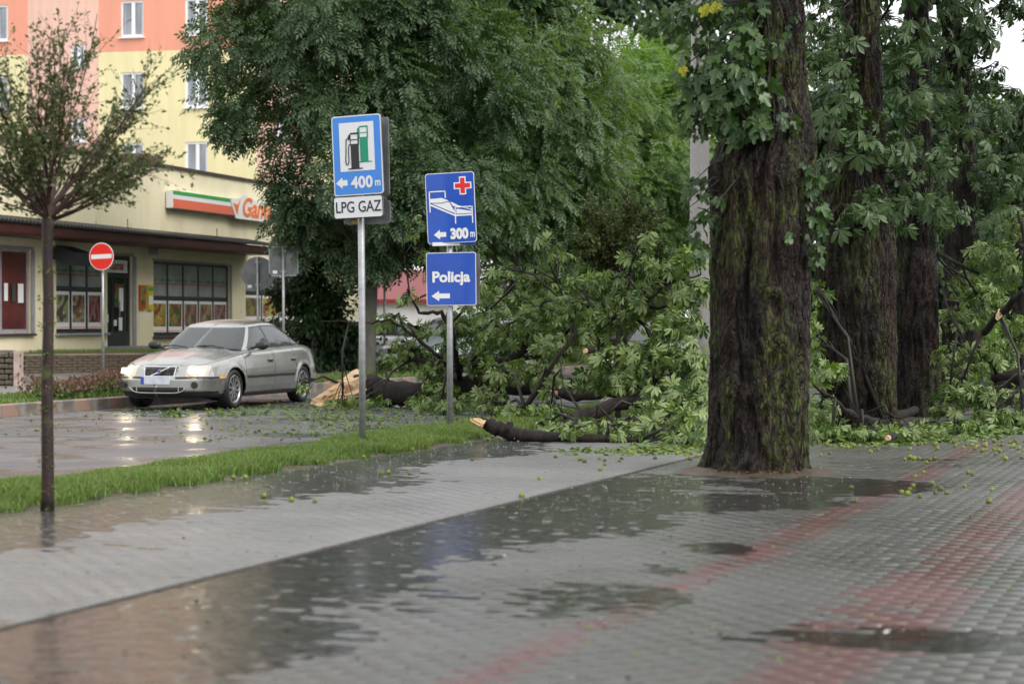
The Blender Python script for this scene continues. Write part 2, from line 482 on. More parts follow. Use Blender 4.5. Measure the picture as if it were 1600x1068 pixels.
sheet('puddle_water', EDGE_P + 0.02, 3.5, 4, 22, 0, m_water, 2, 2, lambda X, Y: np.full_like(X, 0.0))
sheet('puddle_water', GRASS_P0 + 0.05, EDGE_P - 0.02, 4, 27, 0, m_water, 2, 2, lambda X, Y: np.full_like(X, 0.0))

# drops thrown up where the rain hits the standing water
m_drop = mat('water_drops', (0.55, 0.57, 0.60), 0.08, spec=1.0)
def splashes(n):
    T = rng.uniform(10, 27, n * 4); P = rng.uniform(GRASS_P0 + .1, -3.2, n * 4)
    X = P * PB[0] + T * TA[0]; Y = P * PB[1] + T * TA[1]
    ok = (pv_h(X, Y) < -0.001) & (np.abs(X) < Y * .265); X, Y = X[ok][:n], Y[ok][:n]; n = len(X)
    s = rng.uniform(.0018, .0042, n) * (Y / 16); Z = rng.random(n) ** 2 * .035 + .003
    t_ = np.array([(1, 0, 0), (-.5, .87, 0), (-.5, -.87, 0), (0, 0, 1.9), (0, 0, -1.2)])
    F_ = np.array([(0, 1, 3), (1, 2, 3), (2, 0, 3), (1, 0, 4), (2, 1, 4), (0, 2, 4)])
    V_ = (t_[None] * s[:, None, None] + np.stack([X, Y, Z], 1)[:, None]).reshape(-1, 3)
    o = link('rain_splash', npmesh('rain_splash', V_, (F_[None] + np.arange(n)[:, None, None] * 5).reshape(-1, 3), smooth=True), None, m_drop)
    tag(o, 'tiny bright drops jumping off the puddles in the rain', 'rain', kind='stuff')
splashes(900)

# near verge: soil, then blades
m_soil = mat('verge_soil', (0.055, 0.045, 0.028), 0.7, var=[(6, (0.10, 0.075, 0.04), 0.5, 0.65)], bump=(50, 0.8, 0.02))
def verge_z(X, Y):
    P, T = pt_of(X, Y)
    c = 1 - np.abs((P - (GRASS_P0 + GRASS_P1) / 2) / ((GRASS_P0 - GRASS_P1) / 2 + 0.02)) ** 4
    return -0.02 + 0.05 * np.clip(c, 0, 1) + 0.008 * vnoise(X * 3, Y * 3)
sheet('grass_verge', GRASS_P1 - 0.02, GRASS_P0 + 0.02, 4, 110, 0, m_soil, 16, 500, verge_z)
m_grass = leafmat('grass_blades', (0.10, 0.145, 0.038), (0.20, 0.235, 0.085), (0.11, 0.19, 0.05), rough=0.4, trans=0.35)
def grass(name, P0, P1, T0, T1, n, h, zf, wide=1.0):
    P = rng.uniform(P0, P1, n); T = rng.uniform(T0, T1, n) 
    edge = 0.20 * fbm(T * 2.6, 1.0, 0, 4)
    ok = (P > P0 + 0.06 + edge) & (P < P1 - 0.06 + edge)
    P, T = P[ok], T[ok]
    X = P * PB[0] + T * TA[0]; Y = P * PB[1] + T * TA[1]
    ok = np.abs(X) < Y * 0.2572 * 1.1 + 1.5
    X, Y = X[ok], Y[ok]; n = len(X)
    H = h * (0.55 + 0.8 * rng.random(n)) * (0.8 + 0.5 * vnoise(X * 1.3, Y * 1.3))
    A = rng.uniform(0, 2 * pi, n); lean = rng.normal(0, 0.45, (n, 2))
    wd = (0.004 + 0.0001 * Y) * wide
    Z = zf(X, Y)
    b = np.stack([X, Y, Z - 0.005], 1); s = np.stack([np.cos(A) * wd, np.sin(A) * wd, 0 * A], 1)
    mid = b + np.stack([lean[:, 0] * H * 0.35, lean[:, 1] * H * 0.35, H * 0.55], 1)
    tip = b + np.stack([lean[:, 0] * H * 1.1, lean[:, 1] * H * 1.1, H * (1 - 0.3 * np.hypot(lean[:, 0], lean[:, 1]))], 1)
    Vv = np.stack([b - s, b + s, mid + s * 0.8, mid - s * 0.8, tip], 1).reshape(-1, 3)
    k = np.arange(n)[:, None] * 5
    Fq = np.concatenate([k + [0, 1, 2], k + [0, 2, 3], k + [3, 2, 4]], 0)
    r = np.repeat(np.clip(rng.random(n) * 0.7 + 0.3 * vnoise(X, Y), 0, 1), 5)
    return tag(link(name, npmesh(name, Vv, Fq, rnd=r), None, m_grass), kind='stuff')
g = grass('verge_grass', GRASS_P1, GRASS_P0, 12, 24, 52000, 0.105, verge_z)
tag(g, 'bright green tufty grass of the strip between road and footpath', 'grass')
g = grass('verge_grass', GRASS_P1, GRASS_P0, 24, 46, 26000, 0.105, verge_z, 1.5)
tag(g, 'far stretch of the grass strip under the fallen boughs', 'grass')

# far side of the road: kerb, verge, pavement, terrace
FZ = 0.13
m_far = mat('far_paving', (0.20, 0.195, 0.185), 0.4, var=[(3, (0.13, 0.125, 0.12), 0.4, 0.6)], bump=(60, 0.3, 0.005))
sheet('far_pavement', -60, KERB_P - 2.6, -10, 140, 0, m_far, 60, 60, lambda X, Y: np.full_like(X, FZ))
sheet('far_verge', KERB_P - 2.6, KERB_P - 0.15, -10, 140, 0, m_soil, 12, 200, lambda X, Y: FZ + 0.004 + 0.01 * vnoise(X * 2, Y * 2))
g = grass('far_verge_grass', KERB_P - 2.5, KERB_P - 0.2, 18, 60, 30000, 0.08, lambda X, Y: np.full_like(X, FZ + 0.01), 1.6)
tag(g, 'grass and weeds along the kerb on the far side of the road', 'grass')
m_kerb = mat('kerb_concrete', (0.22, 0.20, 0.18), 0.45, var=[(4, (0.12, 0.10, 0.09), 0.42, 0.6), (1.2, (0.26, 0.17, 0.13), 0.5, 0.62)], bump=(50, 0.5, 0.01))
kerb = empty('kerb', (0, 0, 0)); tag(kerb, kind='structure')
km = None
for k in range(46):
    if km is None:
        o = MB().box((0, 0, -0.05), (0.15, 0.992, 0.40), bev=0.018).build('kerbstone', m_kerb, kerb); km = o.data
    else:
        o = bpy.data.objects.new('kerbstone', km); col.objects.link(o); o.parent = kerb
    v = W(KERB_P - 0.075, 16.5 + k, 0); o.location = (v.x, v.y, random.gauss(0, 0.003)); o.rotation_euler = (0, 0, ang + random.gauss(0, 0.004))
# ------------------------------------------------------------------ leaf shapes (numpy: verts, tris); leaf axis +y, upper face +z
def chestnut_leaf(seed, detail=True, droop=0.5):
    r = np.random.default_rng(seed); V = []; F = []
    angs = np.array([-118, -76, -38, 0, 38, 76, 118]) + r.normal(0, 5, 7)
    lens = np.array([0.34, 0.44, 0.52, 0.56, 0.52, 0.44, 0.34]) * (1 + r.normal(0, 0.05, 7))
    # petiole
    V += [(-0.007, -0.40, 0.0), (0.007, -0.40, 0.0), (0.007, 0, 0), (-0.007, 0, 0)]; F += [(0, 1, 2), (0, 2, 3)]
    for a, L in zip(np.radians(angs), lens):
        d = np.array([sin(a), cos(a)]); n = np.array([cos(a), -sin(a)])
        dr = droop * (0.7 + 0.6 * r.random()); tw = r.normal(0, 0.03); L = L / math.sqrt(1 + 0.8 * dr * dr) * 1.12
        def P(t, wdt, zz=0.0):
            xy = d * L * t + n * wdt * L
            return (xy[0], xy[1], -dr * L * t * t + zz + tw * t * np.sign(wdt))
        b = len(V)
        if detail:
            V += [P(0, 0), P(0.38, -0.10, .008), P(0.38, 0, -0.012), P(0.38, 0.10, .008), P(0.74, -0.19, .012), P(0.74, 0, -0.02), P(0.74, 0.19, .012), P(0.93, -0.08), P(1.02, 0), P(0.93, 0.08)]
            F += [(b, b + 2, b + 1), (b, b + 3, b + 2), (b + 1, b + 2, b + 5), (b + 1, b + 5, b + 4), (b + 2, b + 3, b + 6), (b + 2, b + 6, b + 5),
                  (b + 4, b + 5, b + 7), (b + 5, b + 8, b + 7), (b + 5, b + 9, b + 8), (b + 5, b + 6, b + 9)]
        else:
            V += [P(0, 0), P(0.68, -0.19, .01), P(1.0, 0), P(0.68, 0.19, .01)]
            F += [(b, b + 2, b + 1), (b, b + 3, b + 2)]
    V = np.array(V, float); F = np.array(F)[:, ::-1]
    return V, F
def maple_leaf(seed, detail=True):
    r = np.random.default_rng(seed)
    pol = [(-90, .10), (-62, .34), (-38, .52), (-22, .44), (-8, .60), (10, .98 - .3), (22, .62), (33, .86), (45, .60), (55, .55), (66, .62), (76, .92), (90, 1.08)]
    pts = [(rr * cos(RAD(a)), rr * sin(RAD(a))) for a, rr in pol]
    full = pts + [(-x, y) for x, y in pts[-2:0:-1]]
    V = [(0, -0.05, -0.02)]; 
    for x, y in full:
        k = 1 + r.normal(0, 0.04)
        V.append((x * .5 * k, y * .5 * k, -0.22 * (x * x + max(y, 0) ** 2) * (0.7 + r.random() * .5) + 0.05 * abs(x)))
    n = len(full); F = [(0, i + 1, (i + 1) % n + 1) for i in range(n)]
    b = len(V); V += [(-0.008, -0.5, 0.03), (0.008, -0.5, 0.03), (0, -0.03, 0)]; F.append((b, b + 1, b + 2))
    V = np.array(V, float); F = np.array(F)
    return V, F
def ash_leaf(seed):
    r = np.random.default_rng(seed); V = []; F = []
    prs = [(0.18, 1), (0.18, -1), (0.40, 1), (0.40, -1), (0.62, 1), (0.62, -1), (0.82, 1), (0.82, -1), (0.92, 0)]
    for y0, s in prs:
        a = RAD(58) * s + r.normal(0, 0.12); L = 0.34 * (1 + r.normal(0, 0.1))
        d = np.array([sin(a), cos(a)]); n = np.array([cos(a), -sin(a)]) * 0.075
        dz = -0.35 * L * (0.6 + r.random())
        o = np.array([0, y0]); b = len(V)
        zc = -0.25 * y0 * y0
        V += [(o[0], o[1], zc), (*(o + d * L * 0.5 - n), zc + dz * 0.3 + .01), (*(o + d * L), zc + dz), (*(o + d * L * 0.5 + n), zc + dz * 0.3 + .01)]
        F += [(b, b + 2, b + 1), (b, b + 3, b + 2)]
    return np.array(V, float), np.array(F)[:, ::-1]
def small_leaf():
    V = np.array([(0, 0, 0), (-0.28, 0.5, .04), (0, 1, -.12), (0.28, 0.5, .04)], float)
    return V, np.array([(0, 3, 2), (0, 2, 1)])
CH_HI = [chestnut_leaf(s, True, d) for s, d in ((1, .45), (2, .8), (3, 1.15), (4, .6), (5, .25), (11, 1.7), (12, 2.1))]
CH_LO = [chestnut_leaf(s, False, d) for s, d in ((6, .5), (7, 1.0), (13, 1.8))]
MP = [maple_leaf(s) for s in (1, 2, 3, 4)]
AS = [ash_leaf(s) for s in (1, 2, 3)]
SL = [small_leaf()]

def frames(D, N):
    """rotation matrices with y axis along D and z axis near N"""
    D = D / np.linalg.norm(D, axis=1, keepdims=True)
    Xa = np.cross(D, N); Xa /= np.linalg.norm(Xa, axis=1, keepdims=True) + 1e-9
    Z = np.cross(Xa, D)
    return np.stack([Xa, D, Z], 2)
def scatter(name, tmpls, pos, R, sc, m, parent=None, rnd=None, pick=None):
    """joins many small leaves into one mesh"""
    n = len(pos)
    if pick is None: pick = rng.integers(0, len(tmpls), n)
    if rnd is None: rnd = rng.random(n)
    Vs = []; Fs = []; Rs = []; base = 0
    for k, (tv_, tf_) in enumerate(tmpls):
        i = np.where(pick == k)[0]
        if not len(i): continue
        v = np.einsum('nij,vj->nvi', R[i], tv_) * sc[i][:, None, None] + pos[i][:, None, :]
        f = tf_[None] + (np.arange(len(i)) * len(tv_))[:, None, None] + base
        base += len(i) * len(tv_)
        Vs.append(v.reshape(-1, 3)); Fs.append(f.reshape(-1, 3)); Rs.append(np.repeat(rnd[i], len(tv_)))
    me = npmesh(name, np.concatenate(Vs), np.concatenate(Fs), rnd=np.concatenate(Rs))
    o = link(name, me, parent, m)
    return tag(o, kind='stuff')

m_ash = leafmat('ash_leaves', (0.028, 0.064, 0.016), (0.070, 0.125, 0.032), (0.06, 0.10, 0.045), rough=0.46)
m_ash2 = leafmat('bright_ash_leaves', (0.11, 0.195, 0.045), (0.20, 0.295, 0.075), (0.11, 0.18, 0.06), rough=0.42, trans=0.3)
m_ash1 = leafmat('mid_ash_leaves', (0.085, 0.155, 0.036), (0.185, 0.27, 0.065), (0.08, 0.13, 0.055), rough=0.4)
m_dark = leafmat('dark_leaves', (0.015, 0.038, 0.014), (0.03, 0.065, 0.02), (0.04, 0.07, 0.03), rough=0.4)
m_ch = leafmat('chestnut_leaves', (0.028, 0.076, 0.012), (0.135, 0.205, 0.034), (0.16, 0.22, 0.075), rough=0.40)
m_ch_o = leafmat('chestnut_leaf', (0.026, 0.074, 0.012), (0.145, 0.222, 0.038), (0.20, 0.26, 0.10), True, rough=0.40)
m_ch_so = leafmat('shaded_chestnut_leaf', (0.012, 0.036, 0.007), (0.038, 0.080, 0.014), (0.06, 0.10, 0.035), True, rough=0.42)  # darker copy of chestnut_leaf, the shade under the trees put into its colour
m_ch_sh = leafmat('shaded_canopy_leaves', (0.012, 0.038, 0.009), (0.032, 0.072, 0.016), (0.05, 0.085, 0.03), rough=0.42)  # canopy shade painted into the greens, darker than chestnut_leaves
m_mp_o = leafmat('maple_leaf', (0.026, 0.060, 0.018), (0.062, 0.115, 0.030), (0.09, 0.15, 0.06), True, rough=0.34)
m_mp = leafmat('maple_leaves', (0.022, 0.052, 0.016), (0.052, 0.095, 0.027), (0.08, 0.13, 0.05), rough=0.34)
m_yel = leafmat('yellowed_leaf', (0.32, 0.30, 0.03), (0.36, 0.34, 0.04), (0.3, 0.3, 0.06), True)
m_small = leafmat('small_tree_leaves', (0.050, 0.045, 0.020), (0.075, 0.115, 0.03), (0.09, 0.13, 0.05), rough=0.4)

def barkmat(name, c, c2, moss=None, mosslo=0.55, red=None, s=1.0):
    m = mat(name, c, 0.6, spec=0.22, var=[(6 * s, c2, 0.42, 0.62, (1, 1, 0.3))] + ([(3.2 * s, red, 0.54, 0.64, (1.5, 1.5, 0.14))] if red else []))
    t = m.node_tree; b = t.nodes['Principled BSDF']; tc = t.nodes['Texture Coordinate']
    colr = b.inputs['Base Color'].links[0].from_socket
    def N(scale, st, det=6.0):
        mp = _n(t, 'ShaderNodeMapping'); mp.inputs['Scale'].default_value = st; t.links.new(tc.outputs['Object'], mp.inputs['Vector'])
        n = _n(t, 'ShaderNodeTexNoise'); n.inputs['Scale'].default_value = scale; n.inputs['Detail'].default_value = det
        t.links.new(mp.outputs[0], n.inputs['Vector']); return n.outputs['Fac']
    def MR(src, a, b_, c_=0.0, d=1.0):
        r = _n(t, 'ShaderNodeMapRange'); r.inputs['From Min'].default_value = a; r.inputs['From Max'].default_value = b_; r.inputs['To Min'].default_value = c_; r.inputs['To Max'].default_value = d
        t.links.new(src, r.inputs['Value']); return r.outputs[0]
    if moss:
        mu = _n(t, 'ShaderNodeMath', operation='MULTIPLY')
        t.links.new(MR(N(1.6 * s, (1.5, 1.5, 0.55)), mosslo, mosslo + .10), mu.inputs[0]); t.links.new(MR(N(22 * s, (1, 1, .45)), .42, .60), mu.inputs[1])
        mx = _n(t, 'ShaderNodeMixRGB'); mx.inputs['Color2'].default_value = c4(moss); t.links.new(colr, mx.inputs['Color1']); t.links.new(mu.outputs[0], mx.inputs['Fac']); colr = mx.outputs[0]
    # plates divided by cracks
    mp = _n(t, 'ShaderNodeMapping'); mp.inputs['Scale'].default_value = (1, 1, 0.20); t.links.new(tc.outputs['Object'], mp.inputs['Vector'])
    wn = _n(t, 'ShaderNodeTexNoise'); wn.inputs['Scale'].default_value = 5 * s; t.links.new(mp.outputs[0], wn.inputs['Vector'])
    ad = _n(t, 'ShaderNodeVectorMath', operation='MULTIPLY_ADD'); ad.inputs[1].default_value = (.28 / s,) * 3; t.links.new(wn.outputs['Color'], ad.inputs[0]); t.links.new(mp.outputs[0], ad.inputs[2])
    vo = _n(t, 'ShaderNodeTexVoronoi', feature='DISTANCE_TO_EDGE'); vo.inputs['Scale'].default_value = 27 * s; t.links.new(ad.outputs[0], vo.inputs['Vector'])
    cr = MR(vo.outputs['Distance'], 0.0, 0.16)
    mk = _n(t, 'ShaderNodeMixRGB'); mk.inputs['Color1'].default_value = c4(tuple(x * .25 for x in c)); t.links.new(colr, mk.inputs['Color2']); t.links.new(MR(cr, 0, 1, .5, 1), mk.inputs['Fac'])
    t.links.new(mk.outputs[0], b.inputs['Base Color'])
    sm = _n(t, 'ShaderNodeMath', operation='MULTIPLY_ADD'); sm.inputs[1].default_value = 1.3; t.links.new(N(45 * s, (1, 1, .5)), sm.inputs[0]); t.links.new(cr, sm.inputs[2])
    bp = _n(t, 'ShaderNodeBump'); bp.inputs['Strength'].default_value = 1.0; bp.inputs['Distance'].default_value = 0.014 / s
    t.links.new(sm.outputs[0], bp.inputs['Height']); t.links.new(bp.outputs[0], b.inputs['Normal'])
    return m
m_bark = barkmat('wet_chestnut_bark', (0.010, 0.007, 0.006), (0.024, 0.016, 0.011), (0.052, 0.066, 0.013), 0.47, (0.030, 0.015, 0.011))
m_bark2 = barkmat('dark_chestnut_bark', (0.012, 0.009, 0.008), (0.024, 0.017, 0.013), (0.036, 0.052, 0.012), 0.52, (0.028, 0.015, 0.012))
m_limb = barkmat('wet_branch_bark', (0.018, 0.014, 0.012), (0.034, 0.025, 0.02), (0.05, 0.06, 0.02), 0.66, None, 2.5)
m_twig = mat('twig_bark', (0.015, 0.012, 0.010), 0.5, spec=.3)
m_ashbark = mat('grey_ash_bark', (0.10, 0.095, 0.075), 0.55, var=[(6, (0.06, 0.06, 0.045), 0.4, 0.6, (1, 1, 0.3))], bump=(40, 0.7, 0.02, (1, 1, 0.3)))
m_wood = mat('splintered_wood', (0.50, 0.33, 0.17), 0.5, var=[(5, (0.62, 0.46, 0.27), 0.45, 0.6, (1, 1, 6)), (9, (0.28, 0.12, 0.06), 0.55, 0.66)], bump=(40, 0.8, 0.01, (1, 1, 6)))

def crown_points(c, r, ncl, n, clr, inner=0.45, flat=0.6, keep=None):
    """leaf places in clumps spread through an ellipsoid; returns pos, clump centres, idx"""
    u = rng.normal(0, 1, (ncl, 3)); u /= np.linalg.norm(u, axis=1, keepdims=True)
    rad = rng.uniform(inner, 1.0, ncl) ** 0.7
    C = np.array(c) + u * rad[:, None] * np.array(r)
    if keep is not None: C = C[keep(C)]
    ncl = len(C)
    wgt = rng.uniform(0.5, 1.5, ncl); wgt /= wgt.sum()
    k = rng.choice(ncl, n, p=wgt)
    cs = clr * rng.uniform(0.6, 1.25, ncl)
    d = rng.normal(0, 1, (n, 3)); d /= np.linalg.norm(d, axis=1, keepdims=True)
    d *= rng.random(n)[:, None] ** 0.45
    d[:, 2] *= flat
    P = C[k] + d * cs[k][:, None]
    return P, C, k, d
def leaf_frames(P, d, cc, droop=0.8, jitter=0.45):
    out = P - np.array(cc); out[:, 2] *= 0.3
    out /= np.linalg.norm(out, axis=1, keepdims=True) + 1e-6
    D = out * 0.7 + d * 0.9 + rng.normal(0, jitter, P.shape); D[:, 2] -= droop
    N = out * 0.5 + rng.normal(0, 0.4, P.shape); N[:, 2] += 0.9
    return frames(D, N)
def limb_set(mb, base, C, r0, n_side=6, sag=0.2):
    """limbs from a fork to clump centres"""
    base = Vector(base)
    for c in C:
        c = Vector(c); L = (c - base).length
        m1 = base.lerp(c, 0.35) + Vector((random.gauss(0, .06), random.gauss(0, .06), 0.12)) * L
        m2 = base.lerp(c, 0.7) + Vector((random.gauss(0, .05), random.gauss(0, .05), 0.08)) * L
        k = r0 * (0.5 + 0.6 * random.random())
        mb.tube([base, m1, m2, c], [k, k * 0.62, k * 0.35, k * 0.12], n_side)

def broadleaf(name, label, base, trunk_r, fork_z, cc, cr, ncl, n, clr, leaf_t, lsz, m, mb_, group=None, limbs=16, flat=0.6, droop=0.9, keep=None, inner=0.45):
    root = empty(name, base); tag(root, label, 'tree', group)
    B = Vector(base)
    lean = Vector((random.gauss(0, .12), random.gauss(0, .12), 0))
    tb = MB(); rz = fork_z - B.z
    tb.tube([(0, 0, -0.1), (0, 0, 0.15), lean * 0.3 + Vector((0, 0, rz * 0.5)), lean + Vector((0, 0, rz)), Vector(cc) - B],
            [trunk_r * 1.35, trunk_r * 1.08, trunk_r * 0.95, trunk_r * 0.8, trunk_r * 0.25], 14)
    tb.build('trunk', mb_, root, smooth=True)
    P, C, k, d = crown_points(cc, cr, ncl, n, clr, inner, flat, keep)
    lb = MB(); sel = C[rng.permutation(len(C))[:limbs]]
    limb_set(lb, lean + Vector((0, 0, rz * 0.97)), [Vector(c) - B for c in sel], trunk_r * 0.45)
    lb.build('limbs', mb_, root, smooth=True)
    R = leaf_frames(P, d, cc, droop)
    scatter('crown', leaf_t, P - np.array(B), R, lsz * rng.uniform(0.7, 1.25, n), m, root, rnd=np.clip(0.5 + 0.5 * vnoise(C[k, 0] * .7, C[k, 1] * .7, C[k, 2] * .7) + rng.normal(0, .22, n), 0, 1))
    return root

# ------------------------------------------------------------------ old chestnut trunks
def big_trunk(root, rows, Y, seed, m, nth=150, nz=230, amp=0.045, flare=0.14):
    """rows: (image row, left, right) sighted at distance Y -> round trunk with furrowed bark"""
    r = np.array(rows, float)
    z = CAMH + (500 - r[:, 0]) / FPX * Y; xl = (r[:, 1] - 800) / FPX * Y; xr = (r[:, 2] - 800) / FPX * Y
    o = np.argsort(z); z, xl, xr = z[o], xl[o], xr[o]
    zz = np.linspace(-0.05, z[-1], nz)
    L = np.interp(zz, z, xl); Rr = np.interp(zz, z, xr)
    kk = 9; ker = np.ones(kk) / kk
    L = np.convolve(np.pad(L, kk // 2, 'edge'), ker, 'valid'); Rr = np.convolve(np.pad(Rr, kk // 2, 'edge'), ker, 'valid')
    cx = (L + Rr) / 2; rad = (Rr - L) / 2 - amp * 0.4
    th = np.linspace(0, 2 * pi, nth, endpoint=False)
    TH, ZZ = np.meshgrid(th, zz); RAD_ = np.repeat(rad[:, None], nth, 1); CX = np.repeat(cx[:, None], nth, 1)
    sx, sy = np.cos(TH), np.sin(TH)
    # buttresses and long furrows
    but = 0.07 * vnoise(sx * 1.3 + seed, sy * 1.3, ZZ * 0.35) + 0.05 * vnoise(sx * 3 + seed, sy * 3, ZZ * 0.5)
    but += flare * np.exp(-np.clip(ZZ, 0, 9) / 0.16) * (0.5 + 1.1 * vnoise(sx * 2.6, sy * 2.6, 3.0 + seed))
    fz = 7.5
    wx = 0.5 * vnoise(sx * 4, sy * 4, ZZ * 2.5 + seed)
    rid = 1 - np.abs(fbm(sx * RAD_ * fz * 1.7 + seed * 3 + wx, sy * RAD_ * fz * 1.7, ZZ * 2.0, 4)) * 4.2
    pl = fbm(sx * RAD_ * 26, sy * RAD_ * 26, ZZ * 9 + seed, 3)
    disp = amp * 0.9 * np.clip(rid, -0.9, 0.8) + 0.020 * pl
    rr = RAD_ * (1 + but) + disp
    X = CX + rr * sx; Yv = rr * sy
    bx = cx[0]
    V = np.stack([(X - bx).ravel(), Yv.ravel(), ZZ.ravel()], 1)
    i, j = np.meshgrid(np.arange(nz - 1), np.arange(nth), indexing='ij')
    a = (i * nth + j).ravel(); b = (i * nth + (j + 1) % nth).ravel()
    F = np.stack([a, b, b + nth, a + nth], 1)
    me = npmesh('trunk', V, F, smooth=True)
    link('trunk', me, root, m)
    return bx
class Placer:
    """leaves as pieces of their own up to a limit, the rest joined"""
    def __init__(s, hi, mats_o, lo, mat_j, root, limit=300, origin=(0, 0, 0)):
        s.hi = []
        for v, f in hi:
            me = npmesh('leaf', v, f); me.materials.append(mats_o); s.hi.append(me)
        s.lo, s.mj, s.root, s.limit, s.org = lo, mat_j, root, limit, np.array(origin, float)
        s.P = []; s.R = []; s.S = []
    def add(s, P, R, S): s.P.append(P); s.R.append(R); s.S.append(S)
    def finish(s, join_name='foliage'):
        if not s.P: return
        P = np.concatenate(s.P); R = np.concatenate(s.R); S = np.concatenate(s.S)
        px = 800 + FPX * P[:, 0] / P[:, 1]; py = 500 - FPX * (P[:, 2] - CAMH) / P[:, 1]
        out = (px < -20) | (px > 1620) | (py < -20)
        fac = np.abs(R[:, 1, 2])            # how squarely it faces the street
        sc = S / P[:, 1] * (0.3 + fac) - 10 * out
        # prefer leaves not buried: nearer ones
        sc = sc * (1 + 0.0 * sc) - 0.004 * (P[:, 1] - P[:, 1].min())
        o = np.argsort(-sc); hi, lo = o[:s.limit], o[s.limit:]
        for i in hi:
            ob = bpy.data.objects.new('leaf', s.hi[random.randrange(len(s.hi))]); col.objects.link(ob); ob.parent = s.root
            M = Matrix(R[i].tolist()).to_4x4(); M = Matrix.Diagonal((1, 1, 1, 1)) @ M
            for a in range(3):
                for b in range(3): M[a][b] = R[i][a][b] * S[i]
            M.translation = Vector(P[i] - s.org); ob.matrix_local = M
        if len(lo): scatter(join_name, s.lo, P[lo] - s.org, R[lo], S[lo], s.mj, s.root)
def clump(cen, rad, n, size, droop=0.7, up=0.7, jit=0.5, face=0.0):
    cen = np.array(cen, float); rad = np.array(rad if hasattr(rad, '__len__') else (rad,) * 3, float)
    d = rng.normal(0, 1, (n, 3)); d /= np.linalg.norm(d, axis=1, keepdims=True); d *= rng.random(n)[:, None] ** 0.4
    P = cen + d * rad
    D = d * 0.8 + rng.normal(0, jit, (n, 3)); D[:, 2] -= droop
    N = rng.normal(0, 0.45, (n, 3)) + d * 0.4; N[:, 2] += up; N[:, 1] -= face
    return P, frames(D, N), size * rng.uniform(0.55, 1.25, n)
# ------------------------------------------------------------------ the row of old chestnuts on the right
def chestnut(base_px, Y, rows, label, seed, m, top=9.0, sprigs=(), shoot='maple', crownn=1500, amp=0.045, nth=150, nz=230, limit=300, crown_r=(2.6, 2.6, 2.0), cdx=0.0):
    bx = (base_px - 800) / FPX * Y
    root = empty('chestnut_tree', (bx, Y, 0)); tag(root, label, 'tree', 'old chestnut trees lining the pavement')
    b0 = big_trunk(root, rows, Y, seed, m, nth, nz, amp)
    org = (bx, Y, 0)
    # the trunk mesh starts at its own first row
    for ch in root.children: ch.location.x = b0 - bx
    r = sorted(rows)[0]; topz = CAMH + (500 - r[0]) / FPX * Y; tx = ((r[1] + r[2]) / 2 - 800) / FPX * Y - bx; tr = (r[2] - r[1]) / 2 / FPX * Y
    lb = MB(); cc = np.array([bx + tx + cdx, Y, top - 1.8])
    lb.tube([(tx, 0, topz - 0.3), (tx + .05, .1, topz + 1.2), (tx + 0.1, .2, top - 1)], [tr * 0.96, tr * 0.7, tr * 0.3], 14)
    P, C, k, d = crown_points(cc, crown_r, 46, crownn, 0.75, 0.3, 0.7)
    for c in C[:16]:
        b = Vector((tx, 0, topz + random.uniform(-0.2, 1.2))); c = Vector(c) - Vector(org)
        lb.tube([b, b.lerp(c, 0.5) + Vector((0, 0, 0.25)), c], [tr * 0.42, tr * 0.22, 0.02], 7)
    lb.build('limbs', m, root, smooth=True)
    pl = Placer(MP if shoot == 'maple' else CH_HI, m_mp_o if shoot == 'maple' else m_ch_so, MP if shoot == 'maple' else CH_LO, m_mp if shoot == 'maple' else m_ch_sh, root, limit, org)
    tw = MB()
    for (px, py, dy, rx, rz, n, sz) in sprigs:
        c = at(px, py, Y + dy)
        pl.add(*clump(c, (rx, rx * 0.7, rz), n, sz, 0.9, 0.5, 0.45, 0.55))
        # shoots that carry the leaves, rooted in the trunk
        tz = c.z + 0.15; row = np.array(rows, float); zz = CAMH + (500 - row[:, 0]) / FPX * Y; o = np.argsort(zz)
        cxm = np.interp(tz, zz[o], (((row[:, 1] + row[:, 2]) / 2 - 800) / FPX * Y)[o])
        for q in range(4 if n >= 12 else 1):
            e = c + Vector((random.uniform(-rx, rx), random.uniform(-.3, .3) * rx, random.uniform(-rz, rz) * .8))
            s = Vector((cxm + (e.x - cxm) * 0.3, Y + (-0.2 if dy < 0 else 0.1), tz + random.uniform(-0.1, 0.2)))
            mid = s.lerp(e, 0.55) + Vector((0, -0.05, 0.10))
            tw.tube([s - Vector(org), mid - Vector(org), e - Vector(org)], [0.012, 0.008, 0.003], 5)
    pl.finish('foliage')
    if tw.v: tag(tw.build('shoots', m_twig, root), kind='stuff')
    R = leaf_frames(P, d, cc, 0.7)
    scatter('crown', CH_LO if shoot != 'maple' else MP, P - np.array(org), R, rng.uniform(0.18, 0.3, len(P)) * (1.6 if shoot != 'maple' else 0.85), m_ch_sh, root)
    return root

